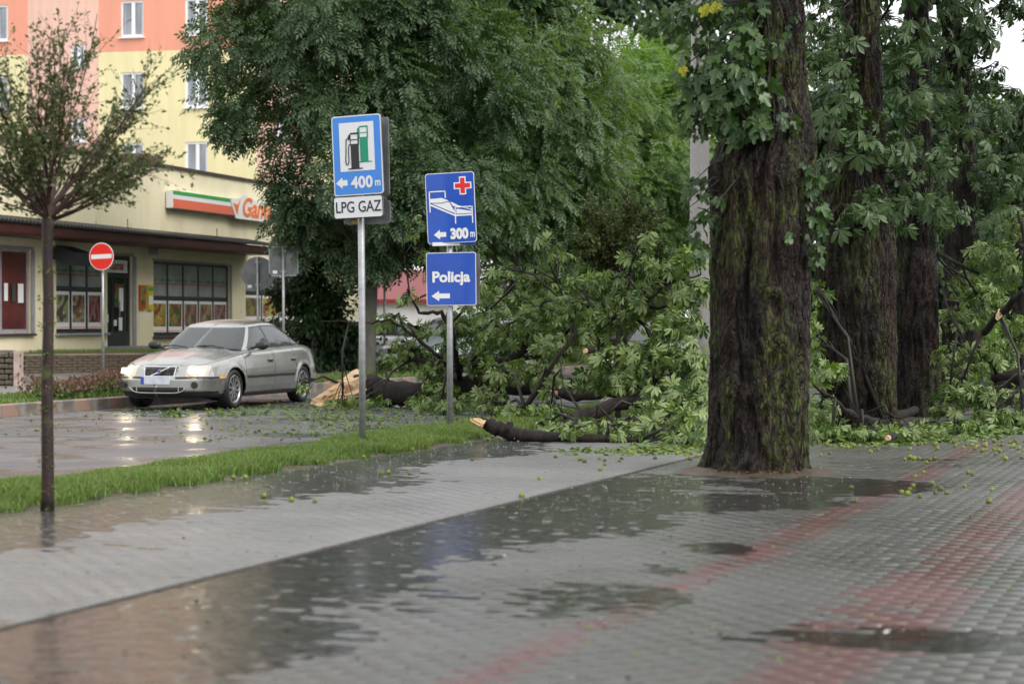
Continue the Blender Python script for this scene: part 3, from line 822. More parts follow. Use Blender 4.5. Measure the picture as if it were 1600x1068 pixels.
rows1 = [(740, 1092, 1266), (725, 1098, 1263), (700, 1103, 1261), (650, 1105, 1260), (600, 1107, 1261), (500, 1110, 1262), (420, 1111, 1264), (360, 1113, 1268),
         (320, 1112, 1270), (300, 1109, 1271), (270, 1108, 1272), (245, 1116, 1274), (215, 1128, 1272), (170, 1142, 1264), (120, 1150, 1257), (60, 1150, 1254), (0, 1144, 1252), (-60, 1144, 1250)]
sp1 = [(1160, 70, -.55, .32, .22, 34, .20), (1120, 120, -.5, .30, .22, 36, .21), (1180, 130, -.6, .30, .20, 36, .21), (1215, 80, -.5, .12, .08, 7, .15), (1095, 155, -.4, .26, .20, 30, .19),
       (1140, 170, -.55, .30, .2, 36, .2), (1190, 190, -.6, .20, .14, 20, .2), (1240, 200, -.45, .06, .12, 6, .14), (1085, 195, -.35, .16, .15, 14, .17), (1100, 60, -.3, .25, .2, 20, .19), (1115, 185, -.5, .3, .2, 30, .21), (1170, 205, -.6, .28, .12, 22, .21), (1150, 110, -.6, .3, .25, 30, .21), (1085, 110, -.4, .22, .2, 22, .2), (1075, 170, -.3, .18, .12, 12, .19),
       (1090, 20, -.3, .3, .18, 26, .2), (1060, 25, -.2, .2, .12, 14, .18), (1150, 20, -.4, .3, .15, 22, .19), (1240, 45, -.4, .12, .12, 8, .16),
       (1092, 300, -.2, .14, .18, 14, .17), (1095, 350, -.2, .16, .18, 20, .17), (1090, 385, -.2, .12, .12, 10, .17), (1130, 315, -.5, .08, .05, 4, .13),
       (1272, 300, -.25, .12, .2, 18, .17), (1280, 340, -.25, .14, .16, 18, .17), (1245, 370, -.5, .13, .06, 8, .16), (1270, 395, -.3, .10, .12, 10, .15), (1262, 260, -.35, .06, .14, 7, .14)]
t1 = chestnut(1180, 18.5, rows1, 'nearest and thickest dark trunk, mossy below, with a skirt of lobed leaves above', 1, m_bark, 8.5, sp1, crownn=900, nth=220, nz=330, limit=300, crown_r=(2.2, 2.2, 1.9))
for (px_, py_, sz_) in ((1107, 12, .17), (1120, 8, .15), (1098, 16, .14), (1066, 108, .14)):
    me_ = npmesh('leaf', *MP[0]); me_.materials.append(m_yel); o_ = bpy.data.objects.new('leaf', me_); col.objects.link(o_); o_.parent = t1
    c_ = at(px_, py_, 17.9); Rr_ = frames(np.array([[random.gauss(0, .5), -.2, -1.0]]), np.array([[random.gauss(0, .3), -1.0, .3]]))[0]
    M_ = Matrix([[*(Rr_[a] * sz_), 0] for a in range(3)] + [[0, 0, 0, 1]]); M_.translation = c_ - t1.location; o_.matrix_local = M_; o_['label'] = 'yellowed leaf'
rows2 = [(675, 1318, 1405), (655, 1310, 1400), (600, 1292, 1400), (540, 1286, 1400), (480, 1280, 1398), (400, 1278, 1398), (340, 1280, 1392), (280, 1288, 1384), (200, 1300, 1380), (130, 1318, 1378), (60, 1320, 1374), (0, 1322, 1372), (-60, 1322, 1370)]
rows2 = [(a, b, c) for a, b, c in rows2]
sp2 = [(1330, 180, -.7, .45, .3, 36, .30), (1290, 120, -.6, .35, .35, 30, .30), (1350, 230, -.75, .3, .2, 22, .28), (1300, 60, -.5, .3, .35, 26, .28), (1410, 60, -.5, .35, .35, 26, .28), (1420, 150, -.4, .35, .35, 30, .28), (1400, 230, -.4, .3, .3, 24, .28),
       (1340, 340, -.75, .35, .22, 26, .30), (1370, 320, -.7, .25, .14, 16, .27), (1300, 260, -.6, .2, .25, 16, .28), (1425, 300, -.4, .3, .3, 22, .27), (1280, 30, -.4, .25, .3, 18, .28), (1360, 300, -.7, .2, .15, 12, .25)]
t2 = chestnut(1355, 25.9, rows2, 'second dark trunk, leaning foot, mossy furrows and a leafy spray at its middle', 5, m_bark, 9.5, sp2, 'chestnut', 1000, nth=160, nz=240, crown_r=(2.8, 2.8, 2.4))
rows3 = [(665, 1392, 1470), (640, 1398, 1468), (560, 1400, 1466), (480, 1396, 1464), (400, 1398, 1462), (330, 1404, 1458), (250, 1410, 1454), (150, 1414, 1450), (0, 1414, 1448)]
sp3 = [(1450, 240, -.6, .45, .4, 30, .3), (1470, 330, -.5, .45, .4, 30, .3), (1400, 340, -.6, .25, .3, 16, .28), (1470, 160, -.5, .5, .4, 26, .3), (1440, 60, -.5, .5, .4, 26, .3)]
t3 = chestnut(1432, 29.3, rows3, 'third trunk, nearly black and partly hidden behind the leaning second one', 9, m_bark2, 10, sp3, 'chestnut', 1100, nth=110, nz=160, limit=130, crown_r=(3, 3, 2.6))
rows4 = [(650, 1470, 1540), (560, 1474, 1534), (480, 1474, 1530), (380, 1476, 1528), (300, 1480, 1526), (200, 1486, 1522), (100, 1478, 1510), (0, 1462, 1494)]
sp4 = [(1520, 200, -.6, .6, .5, 34, .3), (1540, 260, -.5, .5, .4, 30, .3), (1560, 340, -.5, .6, .5, 34, .3), (1540, 420, -.6, .5, .4, 30, .3), (1590, 280, -.6, .5, .5, 24, .3), (1500, 130, -.4, .4, .4, 20, .3), (1540, 60, -.3, .35, .3, 24, .3), (1548, 120, -.3, .3, .35, 26, .3), (1510, 50, -.2, .4, .4, 30, .3), (1575, 15, -.2, .4, .2, 22, .3), (1585, 150, -.4, .3, .15, 14, .3), (1440, 110, -.2, .4, .4, 30, .3), (1460, 20, -.4, .6, .4, 26, .3), (1520, 90, -.3, .3, .3, 10, .3)]
t4 = chestnut(1504, 34.0, rows4, 'fourth slimmer trunk standing in shade behind the broken boughs', 14, m_bark2, 9.5, sp4, 'chestnut', 900, nth=90, nz=130, limit=200, crown_r=(3, 3, 2.4), cdx=-0.6)
rows5 = [(640, 1560, 1622), (500, 1566, 1616), (380, 1570, 1612), (300, 1574, 1606)]
t5 = chestnut(1590, 41.0, rows5, 'fifth trunk at the right edge, behind the tangle of leaves', 19, m_bark2, 6.5,
              [(1590, 300, -.6, .9, .8, 50, .3), (1560, 380, -.8, .8, .7, 50, .3), (1600, 430, -.8, .8, .7, 40, .3), (1500, 420, -.9, .8, .8, 50, .3), (1590, 180, -.5, .5, .4, 20, .3)], 'chestnut', 900, nth=70, nz=80, limit=100, crown_r=(3, 3, 1.4))

# bare soil pit round the foot of the nearest trunk
m_pit = mat('wet_brown_soil', (0.055, 0.034, 0.022), .55, var=[(7, (0.085, 0.05, 0.03), .45, .62), (2.5, (0.035, 0.035, 0.015), .5, .65)], bump=(45, .9, .02))
nr, na_ = 12, 72; V_ = []; F_ = []
for i in range(nr + 1):
    for k in range(na_):
        a_ = 2 * pi * k / na_; R0 = .82 + .16 * float(vnoise(cos(a_) * 1.8, sin(a_) * 1.8, 7)) + .05 * float(vnoise(cos(a_) * 7, sin(a_) * 7, 3))
        f_ = i / nr; r_ = .35 + (R0 - .35) * f_
        x_, y_ = r_ * cos(a_), r_ * sin(a_) * .9
        V_.append((2.26 + x_, 18.5 + y_, .055 * (1 - f_) ** 1.2 + .012 * float(fbm(x_ * 7, y_ * 7, 2.0, 3)) * (1 - f_ * .6) + .004 - .018 * f_ ** 6))
for i in range(nr):
    for k in range(na_):
        k2 = (k + 1) % na_; F_.append((i * na_ + k, (i + 1) * na_ + k, (i + 1) * na_ + k2, i * na_ + k2))
tag(link('soil_pit', npmesh('soil_pit', np.array(V_), np.array(F_), smooth=True), None, m_pit), kind='structure')

# ------------------------------------------------------------------ big ashes across the road
GA = 'leafy trees across the road'
broadleaf('ash_tree', 'broad dark green ash whose crown hides the shop front, behind the fuel sign', (-3.45, 47.2, 0.1), 0.21, 2.4,
          (-3.9, 47.6, 6.2), (4.2, 3.2, 4.9), 185, 18500, 0.62, AS, 0.37, m_ash, m_ashbark, GA, limbs=13, flat=1.15, droop=.6,
          keep=lambda C: (C[:, 2] > 2.75) & (C[:, 0] > -7.9 + .8 + np.clip(6.6 - C[:, 2], 0, 9) * .62) & ~((C[:, 0] > -2.9) & (C[:, 2] < 3.3)))
broadleaf('ash_tree', 'middle ash with mid green drooping sprays, behind the hospital sign', (0.3, 54.0, 0.1), 0.24, 2.6,
          (-0.5, 54.5, 6.8), (3.2, 3.4, 4.9), 200, 24000, 0.75, AS, 0.37, m_ash1, m_ashbark, GA, limbs=13, flat=1.15, droop=.6, keep=lambda C: C[:, 2] > 3.4)
broadleaf('ash_tree', 'light yellow green ash beside the concrete lamp post', (4.0, 66.0, 0.1), 0.24, 3.0,
          (3.3, 66.0, 5.8), (3.2, 4.0, 4.6), 160, 25000, 0.85, AS, 0.42, m_ash2, m_ashbark, GA, limbs=18, flat=1.15, droop=.6)
broadleaf('broadleaf_tree', 'small dark bushy tree rising directly behind the fuel sign post', (-4.9, 48.9, 0.1), 0.10, 1.3,
          (-4.9, 48.8, 1.9), (0.95, 0.9, 1.9), 40, 6500, 0.5, SL, 0.15, m_dark, m_ashbark, GA, limbs=12, inner=0.2)
broadleaf('broadleaf_tree', 'tall blue green tree farthest back, its top cut by the picture edge', (4.0, 92.0, 0), 0.35, 4.0,
          (4.0, 92.0, 14.5), (6.0, 5.0, 6.5), 110, 11000, 1.5, SL, 0.50, m_dark, m_ashbark, GA, limbs=20)
broadleaf('broadleaf_tree', 'tall dark tree behind the upper right end of the lamp post', (9.5, 84.0, 0), 0.35, 4.0,
          (9.0, 84.0, 9.5), (4.4, 4.0, 8.0), 110, 11000, 1.3, SL, 0.45, m_ash, m_ashbark, GA, limbs=20)
broadleaf('broadleaf_tree', 'dark tree closing the view between the ashes low down', (2.6, 72.0, 0), 0.25, 2.0,
          (2.4, 72.0, 4.4), (3.4, 3.0, 4.0), 80, 11000, 1.0, SL, 0.32, m_dark, m_ashbark, GA, limbs=14)
GB = 'background trees behind the chestnut row'
for i, (x, y, z, rx, rz, lab) in enumerate(((15.0, 60, 4.0, 3.2, 4.0, 'rounded green tree seen between the fourth and fifth trunks'),
                                 (9.7, 52, 4.9, 2.6, 5.0, 'low dense tree filling the gap right of the second trunk'),
                                 (20.0, 80, 4.6, 4.5, 4.6, 'pale distant tree low under the bright gap of sky'),
                                 (11.4, 64, 5.4, 3.4, 5.4, 'dark tree between the first and second trunks'),
                                 (12.1, 57, 5.2, 1.5, 4.6, 'narrow dark tree left of the bright gap of sky'))):
    broadleaf('broadleaf_tree', lab, (x, y, 0), 0.2, 1.5, (x, y, z), (rx, 2.6, rz), 70, 10500, 0.9, SL, 0.33, [m_ash1, m_dark, m_ash1, m_dark, m_dark][i], m_ashbark, GB, limbs=10)
# hedge closing the far side of the street
def hedge(name, label, pts, n, h, wd, lsz, m, cat='hedge', z0=0.1, top=None, nt=SL):
    P = []; pts = np.array(pts, float)
    seg = rng.integers(0, len(pts) - 1, n); t = rng.random(n)[:, None]
    b = pts[seg] * (1 - t) + pts[seg + 1] * t
    X = b[:, 0] + rng.normal(0, wd / 2, n); Y = b[:, 1] + rng.normal(0, wd / 2, n)
    Hh = h * (0.8 + 0.3 * vnoise(X * 1.1, Y * 1.1))
    Z = z0 + Hh * rng.random(n) ** 0.8
    P = np.stack([X, Y, Z], 1); o = P.mean(0); o[2] = z0
    D = rng.normal(0, 0.6, (n, 3)); D[:, 2] += 0.5
    N = rng.normal(0, 0.5, (n, 3)); N[:, 2] += 0.6; N[:, 1] -= 0.3
    root = scatter(name, nt, P - o, frames(D, N), lsz * rng.uniform(.6, 1.2, n), m)
    root.location = o
    root['kind'] = 'thing'
    return tag(root, label, cat)
hedge('hedge', 'dark hedge behind the fallen boughs along the far kerb', [(-0.6, 56), (0.9, 59), (4.5, 66), (9, 76)], 9000, 1.2, 0.8, 0.22, m_dark)
hedge('hedge', 'rough green undergrowth behind the chestnut row', [(4.2, 40), (7.0, 46), (11, 44), (14, 50)], 9000, 1.7, 1.2, 0.20, m_ash1, z0=-0.05)
# climber and shrub at the foot of the first ash
hedge('shrub', 'dark ivy like shrub at the foot of the ash beside the shop wall', [(-5.3, 49.4), (-4.4, 49.2), (-3.6, 48.9)], 3600, 1.7, 0.45, 0.16, m_dark, 'shrub')
# barberry by the far kerb
m_barb = leafmat('barberry_leaves', (0.085, 0.045, 0.035), (0.19, 0.10, 0.085), (0.15, 0.10, 0.07), rough=0.5)
m_barbg = leafmat('barberry_green', (0.05, 0.09, 0.02), (0.09, 0.14, 0.03), (0.10, 0.12, 0.04), rough=0.5)
def barberry(pa, pb, label, n=5200):
    A = W(*pa); B = W(*pb)
    root = empty('barberry_hedge', (A + B) / 2 + Vector((0, 0, FZ))); tag(root, label, 'hedge')
    o = np.array(root.location)
    for nm, k, h0, h1, m in (('foliage_green', n // 2, 0.02, 0.27, m_barbg), ('foliage_red', n, 0.14, 0.43, m_barb)):
        t = rng.random(k); X = A.x + (B.x - A.x) * t + rng.normal(0, .17, k); Y = A.y + (B.y - A.y) * t + rng.normal(0, .17, k)
        bumpy = 0.82 + 0.3 * vnoise(X * 3, Y * 1.6)
        Z = FZ + bumpy * rng.uniform(h0, h1, k)
        D = rng.normal(0, .4, (k, 3)); D[:, 2] += 0.9; N = rng.normal(0, .6, (k, 3)); N[:, 1] -= 0.5; N[:, 2] += .3
        scatter(nm, SL, np.stack([X, Y, Z], 1) - o, frames(D, N), 0.075 * rng.uniform(.5, 1.2, k), m, root)
    st = MB()
    for q in range(90):
        t = random.random(); b = A.lerp(B, t) - Vector(o) + Vector((random.gauss(0, .12), random.gauss(0, .12), FZ))
        st.tube([b, b + Vector((random.gauss(0, .08), random.gauss(0, .08), random.uniform(.2, .42)))], [0.005, 0.002], 4)
    st.build('stems', m_twig, root)
barberry((-17.85, 26.7), (-18.1, 34.6), 'low reddish purple barberry hedge along the far kerb, left of the car')

# ------------------------------------------------------------------ small round headed street trees
m_smallbark = mat('young_tree_bark', (0.026, 0.014, 0.011), 0.55, spec=.3, var=[(9, (0.018, 0.012, 0.01), 0.45, 0.6, (1, 1, 0.5)), (5, (0.08, 0.042, 0.03), 0.6, 0.68, (1, 1, 0.8)), (3.5, (0.06, 0.075, 0.015), 0.56, 0.64)], bump=(60, 0.7, 0.01))
m_redtwig = mat('reddish_twigs', (0.045, 0.022, 0.016), .5, spec=.3)
def street_tree(loc, label, fork=2.2, r=0.047, crown=(0.72, 1.45), n=5200, nb=30, dense=1.0, lsz=0.036, wd=1.0, spread=1.0):
    root = empty('street_tree', loc); tag(root, label, 'tree', 'young round headed street trees')
    mb = MB(); k = 14; pts = []; rr = []
    for i in range(k + 1):
        z = -0.05 + (fork + 0.05) * i / k
        pts.append((0.004 * sin(i * 0.9) + 0.014 * i / k, 0.004 * cos(i * 1.3), z)); rr.append(r * (1.18 if i == 0 else 1.0) * (1 - 0.22 * i / k) * (1 + 0.05 * sin(i * 3.1)))
    rr[-1] *= 1.25; rr[-2] *= 1.1
    mb.tube(pts, rr, 14); mb.build('trunk', m_smallbark, root, smooth=True)
    br = MB(); P = []; Dn = []
    top = Vector(pts[-1])
    for i in range(nb):
        az = 2 * pi * i / nb * 2.4 + random.random(); el = (0.18 + 0.95 * (i / nb) ** 0.9) * spread
        L = crown[1] * (1.04 - 0.38 * abs(el)) * random.uniform(0.8, 1.08)
        d = Vector((sin(el) * cos(az), sin(el) * sin(az), cos(el)))
        s = top + Vector((0, 0, -random.uniform(0, 0.14)))
        pp = [s]
        for q in range(1, 6):
            f = q / 5
            pp.append(s + d * L * f + Vector((random.gauss(0, .018), random.gauss(0, .018), 0.13 * abs(el) * L * f * f)))
        br.tube(pp, [0.013 * wd * (1 - 0.8 * q / 5) + 0.0012 for q in range(6)], 5)
        for w_ in range(int(9 * dense)):
            f = random.uniform(0.25, 1.0); q = min(4, int(f * 5)); b = pp[q].lerp(pp[q + 1], f * 5 - q)
            dd = (d + Vector((random.gauss(0, .5), random.gauss(0, .5), random.gauss(0.05, .4)))).normalized(); l = L * random.uniform(0.14, 0.36)
            e = b + dd * l; mbp = b.lerp(e, .5) + Vector((random.gauss(0, .012), random.gauss(0, .012), 0.01))
            br.tube([b, mbp, e], [0.0045 * wd, 0.003 * wd, 0.0012], 4, cap=False)
            m_ = int(n / (nb * int(9 * dense)))
            for z in range(m_):
                g_ = random.random(); a = b.lerp(e, g_)
                P.append(a + Vector((random.gauss(0, .015), random.gauss(0, .015), random.gauss(0, .015)))); Dn.append(dd)
    tag(br.build('branches', m_redtwig, root), kind='stuff')
    P = np.array(P); Dn = np.array(Dn); k = len(P)
    D = Dn * 0.8 + rng.normal(0, .6, (k, 3)); N = rng.normal(0, .5, (k, 3)); N[:, 2] += .7
    scatter('crown', SL, P, frames(D, N), lsz * rng.uniform(.6, 1.3, k), m_small, root)
    # little green sprouts on the stem
    k = 260; zz = rng.choice(np.linspace(0.15, fork - 0.1, 11), k) + rng.normal(0, .02, k); a = rng.uniform(0, 2 * pi, k)
    Pp = np.stack([np.cos(a) * r, np.sin(a) * r, zz], 1); D = np.stack([np.cos(a), np.sin(a), 0.2 + 0 * a], 1) + rng.normal(0, .5, (k, 3))
    scatter('stem_sprouts', SL, Pp, frames(D, rng.normal(0, 1, (k, 3))), 0.028 * rng.uniform(.5, 1.2, k), m_yg, root)
    return root
m_yg = leafmat('moss_sprouts', (0.10, 0.13, 0.02), (0.17, 0.20, 0.04), (0.12, 0.15, 0.03), rough=0.6)
street_tree(gnd(73, 796), 'thin young tree with sparse upright twigs, alone at the left', fork=2.26, n=12000, nb=62, dense=1.6, spread=1.24, wd=.6, crown=(.72, 1.5), lsz=.038)
street_tree(Vector((1.50, 28.2, 0)), 'thin young tree with a dense dark round head, rising out of the fallen boughs', fork=2.2, n=16000, nb=44, crown=(0.9, 1.12), dense=1.4, lsz=0.06, spread=1.35)
# ------------------------------------------------------------------ buildings
def wall_holes(xs0, xs1, z0, z1, holes, depth=0.14, matf=lambda x, z: 0, xcuts=(), zcuts=()):
    """wall sheet in the x,z plane facing -y, with real openings and reveals"""
    mb = MB()
    xs = sorted(set([xs0, xs1] + [h[0] for h in holes] + [h[1] for h in holes] + list(xcuts)))
    zs = sorted(set([z0, z1] + [h[2] for h in holes] + [h[3] for h in holes] + list(zcuts)))
    for a, b in zip(xs, xs[1:]):
        for c, d in zip(zs, zs[1:]):
            mx, mz = (a + b) / 2, (c + d) / 2
            if any(h[0] < mx < h[1] and h[2] < mz < h[3] for h in holes): continue
            mb.add([(a, 0, c), (b, 0, c), (b, 0, d), (a, 0, d)], [(0, 1, 2, 3)], matf(mx, mz))
    for (a, b, c, d) in holes:
        k = matf((a + b) / 2, (c + d) / 2)
        mb.add([(a, 0, c), (b, 0, c), (b, 0, d), (a, 0, d), (a, depth, c), (b, depth, c), (b, depth, d), (a, depth, d)],
               [(0, 4, 5, 1), (1, 5, 6, 2), (2, 6, 7, 3), (3, 7, 4, 0)], k)
    return mb
m_cream = mat('cream_render', (0.78, 0.71, 0.49), 0.7, var=[(1.3, (0.64, 0.57, 0.39), 0.46, 0.72, (1.1, 1.1, 0.45)), (14, (0.73, 0.66, 0.45), 0.45, 0.65), (4, (0.36, 0.32, 0.20), 0.66, 0.74, (2, 2, 0.3))], bump=(60, 0.3, 0.01))
m_shopframe = mat('dark_window_frame', (0.022, 0.028, 0.032), 0.4)
m_reveal = mat('grey_surround', (0.30, 0.29, 0.31), 0.6, var=[(5, (0.24, 0.235, 0.25), 0.45, 0.65)])
m_pane = mat('frosted_pane_film', (0.25, 0.27, 0.265), 0.25, var=[(2, (0.31, 0.33, 0.325), 0.4, 0.6)])
m_glassd = mat('dark_shop_glass', (0.016, 0.02, 0.02), 0.06, spec=0.8)
m_redpan = mat('dark_red_panel', (0.115, 0.025, 0.022), 0.3, var=[(2, (0.075, 0.018, 0.017), 0.4, 0.6)])
m_paper = mat('white_paper', (0.74, 0.75, 0.74), 0.5)
m_green = mat('sign_green', (0.05, 0.32, 0.06), 0.35)
m_sred = mat('sign_coral', (0.72, 0.16, 0.09), 0.35)
m_swhite = mat('sign_white', (0.75, 0.76, 0.78), 0.35)
m_orange = mat('sign_orange', (0.80, 0.20, 0.03), 0.35)
m_fascia = mat('dark_red_fascia', (0.055, 0.016, 0.014), 0.4, var=[(4, (0.035, 0.012, 0.012), 0.4, 0.6)])
m_corr = mat('black_corrugated_sheet', (0.012, 0.012, 0.013), 0.45)
m_coping = mat('dark_coping', (0.05, 0.035, 0.035), 0.5)
def poster_mat(name, cols, scale, st=(1, 1, 1)):
    m = bpy.data.materials.new(name); m.use_nodes = True; t = m.node_tree; b = t.nodes['Principled BSDF']
    tc = _n(t, 'ShaderNodeTexCoord'); mp = _n(t, 'ShaderNodeMapping'); mp.inputs['Scale'].default_value = st
    t.links.new(tc.outputs['Object'], mp.inputs['Vector'])
    v = _n(t, 'ShaderNodeTexVoronoi'); v.inputs['Scale'].default_value = scale; v.inputs['Randomness'].default_value = 1
    t.links.new(mp.outputs[0], v.inputs['Vector'])
    sp = _n(t, 'ShaderNodeSeparateXYZ'); t.links.new(v.outputs['Color'], sp.inputs[0])
    cr = _n(t, 'ShaderNodeValToRGB'); cr.color_ramp.interpolation = 'CONSTANT'
    els = cr.color_ramp.elements
    while len(els) < len(cols): els.new(0.5)
    for i, c in enumerate(cols): els[i].position = i / len(cols); els[i].color = c4(tuple(min(1, x * 1.5 + .01) for x in c))
    t.links.new(sp.outputs[0], cr.inputs['Fac'])
    mr = _n(t, 'ShaderNodeMapRange'); mr.inputs['From Max'].default_value = 0.75 / scale * 1.2; mr.inputs['To Min'].default_value = 2.6; mr.inputs['To Max'].default_value = 0.35
    t.links.new(v.outputs['Distance'], mr.inputs['Value'])
    mx = _n(t, 'ShaderNodeMixRGB'); mx.blend_type = 'MULTIPLY'; mx.inputs['Fac'].default_value = 1
    t.links.new(cr.outputs[0], mx.inputs['Color1']); t.links.new(mr.outputs[0], mx.inputs['Color2']); t.links.new(mx.outputs[0], b.inputs['Base Color'])
    b.inputs['Roughness'].default_value = 0.3
    return m
posters = [poster_mat('cheese_print', [(.45, .5, .2), (.55, .56, .35), (.4, .42, .25), (.12, .10, .08), (.5, .5, .4)], 5.5),
           poster_mat('bread_print', [(.42, .28, .12), (.12, .06, .03), (.5, .4, .25), (.3, .17, .07), (.55, .47, .35)], 6, (1, 1, 1.3)),
           poster_mat('sausage_print', [(.30, .05, .05), (.42, .14, .12), (.12, .02, .03), (.5, .3, .28), (.25, .06, .08)], 9, (1.6, 1, .7)),
           poster_mat('citrus_print', [(.52, .45, .04), (.35, .06, .05), (.5, .3, .05), (.6, .5, .1), (.2, .05, .06)], 5),
           poster_mat('vegetable_print', [(.06, .2, .05), (.4, .04, .06), (.2, .3, .06), (.04, .10, .05), (.5, .35, .05), (.4, .1, .12)], 7),
           poster_mat('pastry_print', [(.40, .25, .12), (.3, .12, .07), (.12, .09, .08), (.45, .35, .2), (.08, .08, .09)], 6, (1.3, 1, .7)),
           poster_mat('fruit_print', [(.5, .42, .1), (.45, .12, .05), (.15, .12, .05), (.45, .45, .3), (.35, .3, .05)], 6),
           poster_mat('meat_print', [(.36, .07, .07), (.45, .22, .2), (.10, .08, .04), (.5, .35, .3), (.28, .05, .08)], 8)]
def textmesh(txt, size, m, parent, loc, bold=0.0, shear=0.0, depth=0.001, align='LEFT', name='lettering', xs=1.0, spacing=1.0, rot=0.0):
    cu = bpy.data.curves.new('txt', 'FONT'); cu.body = txt; cu.size = size; cu.offset = bold; cu.shear = shear; cu.extrude = depth; cu.align_x = align; cu.space_character = spacing
    cu.resolution_u = 4
    ob = bpy.data.objects.new('txt', cu); col.objects.link(ob)
    dg = bpy.context.evaluated_depsgraph_get(); me = bpy.data.meshes.new_from_object(ob.evaluated_get(dg))
    bpy.data.objects.remove(ob); bpy.data.curves.remove(cu)
    me.materials.clear()
    M = Matrix.Translation(Vector(loc)) @ Matrix.Rotation(rot, 4, 'Y') @ Matrix.Rotation(RAD(90), 4, 'X') @ Matrix.Diagonal((xs, 1, 1, 1))
    me.transform(M)
    return link(name, me, parent, m)

FD = Vector((0.2696, 0.963, 0))
fo = Vector((-12.09, 47.04, 0))
def facY(px): return 25.26 / (0.28 - (px - 800) / FPX)
def fu(px): return (facY(px) - 47.04) / 0.963
def fzc(px, py): return CAMH + (500 - py) / FPX * facY(px)
shop = empty('shop_building', fo, math.atan2(0.963, 0.2696))
tag(shop, 'low cream rendered shop with dark red canopy edge and poster covered windows', 'building')
H = [(fu(-40), fu(50), 1.08, 3.12), (fu(88), fu(166), 1.07, 3.12), (fu(168), fu(207), 0.70, 3.12), (fu(240), fu(360), 0.95, 3.03), (fu(384), fu(466), 2.0 - 0.75, 3.05), (fu(487), fu(538), 0.9, 2.1)]
wall_holes(-14, 24.8, 0.2, 5.66, H).build('wall', m_cream, shop)
MB().box((5.4, 6.2, 2.9), (38.7, 12.0, 5.3)).build('back_walls', m_cream, shop)
cp = MB(); cp.box((5.4, 0.12, 5.70), (39.0, 0.40, 0.07)); cp.build('coping', m_coping, shop)
MB().box((fu(250) + .6, 0.9, 5.86), (1.5, 0.7, 0.34)).build('roof_box', mat('rust_brown_box', (0.12, 0.05, 0.04), 0.5), shop)
# canopy: sloping corrugated sheets on a red boarded edge
cx0, cx1 = -14, fu(386)
def canopy():
    n = int((cx1 - cx0) / 0.045); V = []; F = []
    for i in range(n + 1):
        x = cx0 + (cx1 - cx0) * i / n; w_ = 0.034 * sin(2 * pi * x / 0.18)
        V += [(x, -0.02, 3.86 + w_), (x, -0.98, 3.70 + w_), (x, -0.98, 3.645 + w_ * .2)]
    for i in range(n):
        a = i * 3
        F += [(a, a + 1, a + 4, a + 3), (a + 1, a + 2, a + 5, a + 4)]
    me = bpy.data.meshes.new('roof_sheet'); me.from_pydata(V, [], F)
    return link('roof_sheet', me, shop, m_corr, smooth=False)
canopy()
MB().box(((cx0 + cx1) / 2, -0.90, 3.52), (cx1 - cx0 - 0.05, 0.06, 0.22)).box(((cx0 + cx1) / 2, -0.46, 3.395), (cx1 - cx0 - 0.1, 0.90, 0.03)).build('fascia', m_fascia, shop)
for px in (168, 310):
    MB().tube([(fu(px), -0.6, 3.7), (fu(px) - 0.03, -0.6, 4.05)], 0.012, 6).build('vent_rod', m_corr, shop)
MB().box((fu(224), -0.30, 3.27), (0.22, 0.18, 0.20), bev=0.02).build('lamp_box', m_reveal, shop)

def shop_window(h, cols, split, prints, band=True, y=0.10):
    a, b, c, d = h
    fr = MB(); f = 0.075
    # grey surround on the reveal, dark frame inside
    win = MB()
    for x in np.linspace(a + f / 2, b - f / 2, cols + 1): win.box((x, y, (c + d) / 2), (f, 0.05, d - c - 0.012))
    zs = [c + f / 2, d - f / 2] + ([split] if split else [])
    xs = np.linspace(a + f / 2, b - f / 2, cols + 1)
    for i in range(cols):
        for z in zs: win.box(((xs[i] + xs[i + 1]) / 2, y, z), (xs[i + 1] - xs[i] - f - 0.002, 0.046, f * (1.5 if z == split else 1)))
    w_ = win.build('window', m_shopframe, shop)
    for i in range(cols):
        xa, xb = xs[i] + f / 2 + .001, xs[i + 1] - f / 2 - .001
        rows = [(c + f + .001, (split - f * .75 if split else d - f) - .001, 0)] + ([(split + f * .75 + .001, d - f - .001, 1)] if split else [])
        for (za, zb, up) in rows:
            p = MB().box(((xa + xb) / 2, y + 0.005, (za + zb) / 2), (xb - xa, 0.012, zb - za)).build('pane', m_pane if up else m_glassd, w_)
            if up and band:
                g = MB(); zz = za + (zb - za) * 0.44; n = 26
                pts = []
                for q in range(n + 1):
                    x = xa + 0.02 + (xb - xa - .04) * q / n
                    pts.append((x, y - 0.006, zz + 0.055 * math.sin(q * 1.55) * (0.5 + 0.5 * math.cos(q * 0.33)) + 0.05))
                g.tube(pts, 0.011, 4); 
                g.build('green_script_print', m_green_d, w_)
                MB().box(((xa + xb) / 2, y - 0.006, zz - 0.045), (xb - xa - .02, 0.006, 0.035)).build('red_line_print', m_red_d, w_)
            if not up and prints:
                k = prints[i % len(prints)]
                MB().box(((xa + xb) / 2, y - 0.006, (za + zb) / 2 + 0.01), (xb - xa - 0.03, 0.006, zb - za - 0.05)).build('poster', m_paper, w_)
                pm_ = MB().box((0, 0, 0), (xb - xa - 0.15, 0.006, zb - za - 0.30)).build('poster_print', posters[k], w_)
                pm_.location = ((xa + xb) / 2, y - 0.012, (za + zb) / 2 + 0.05)
                MB().box(((xa + xb) / 2, y - 0.012, za + 0.075), (xb - xa - 0.08, 0.004, 0.02)).build('poster_stripe', m_orange, w_)
    return w_
m_green_d = mat('print_green', (0.02, 0.22, 0.07), 0.4); m_red_d = mat('print_red', (0.32, 0.03, 0.03), 0.4)
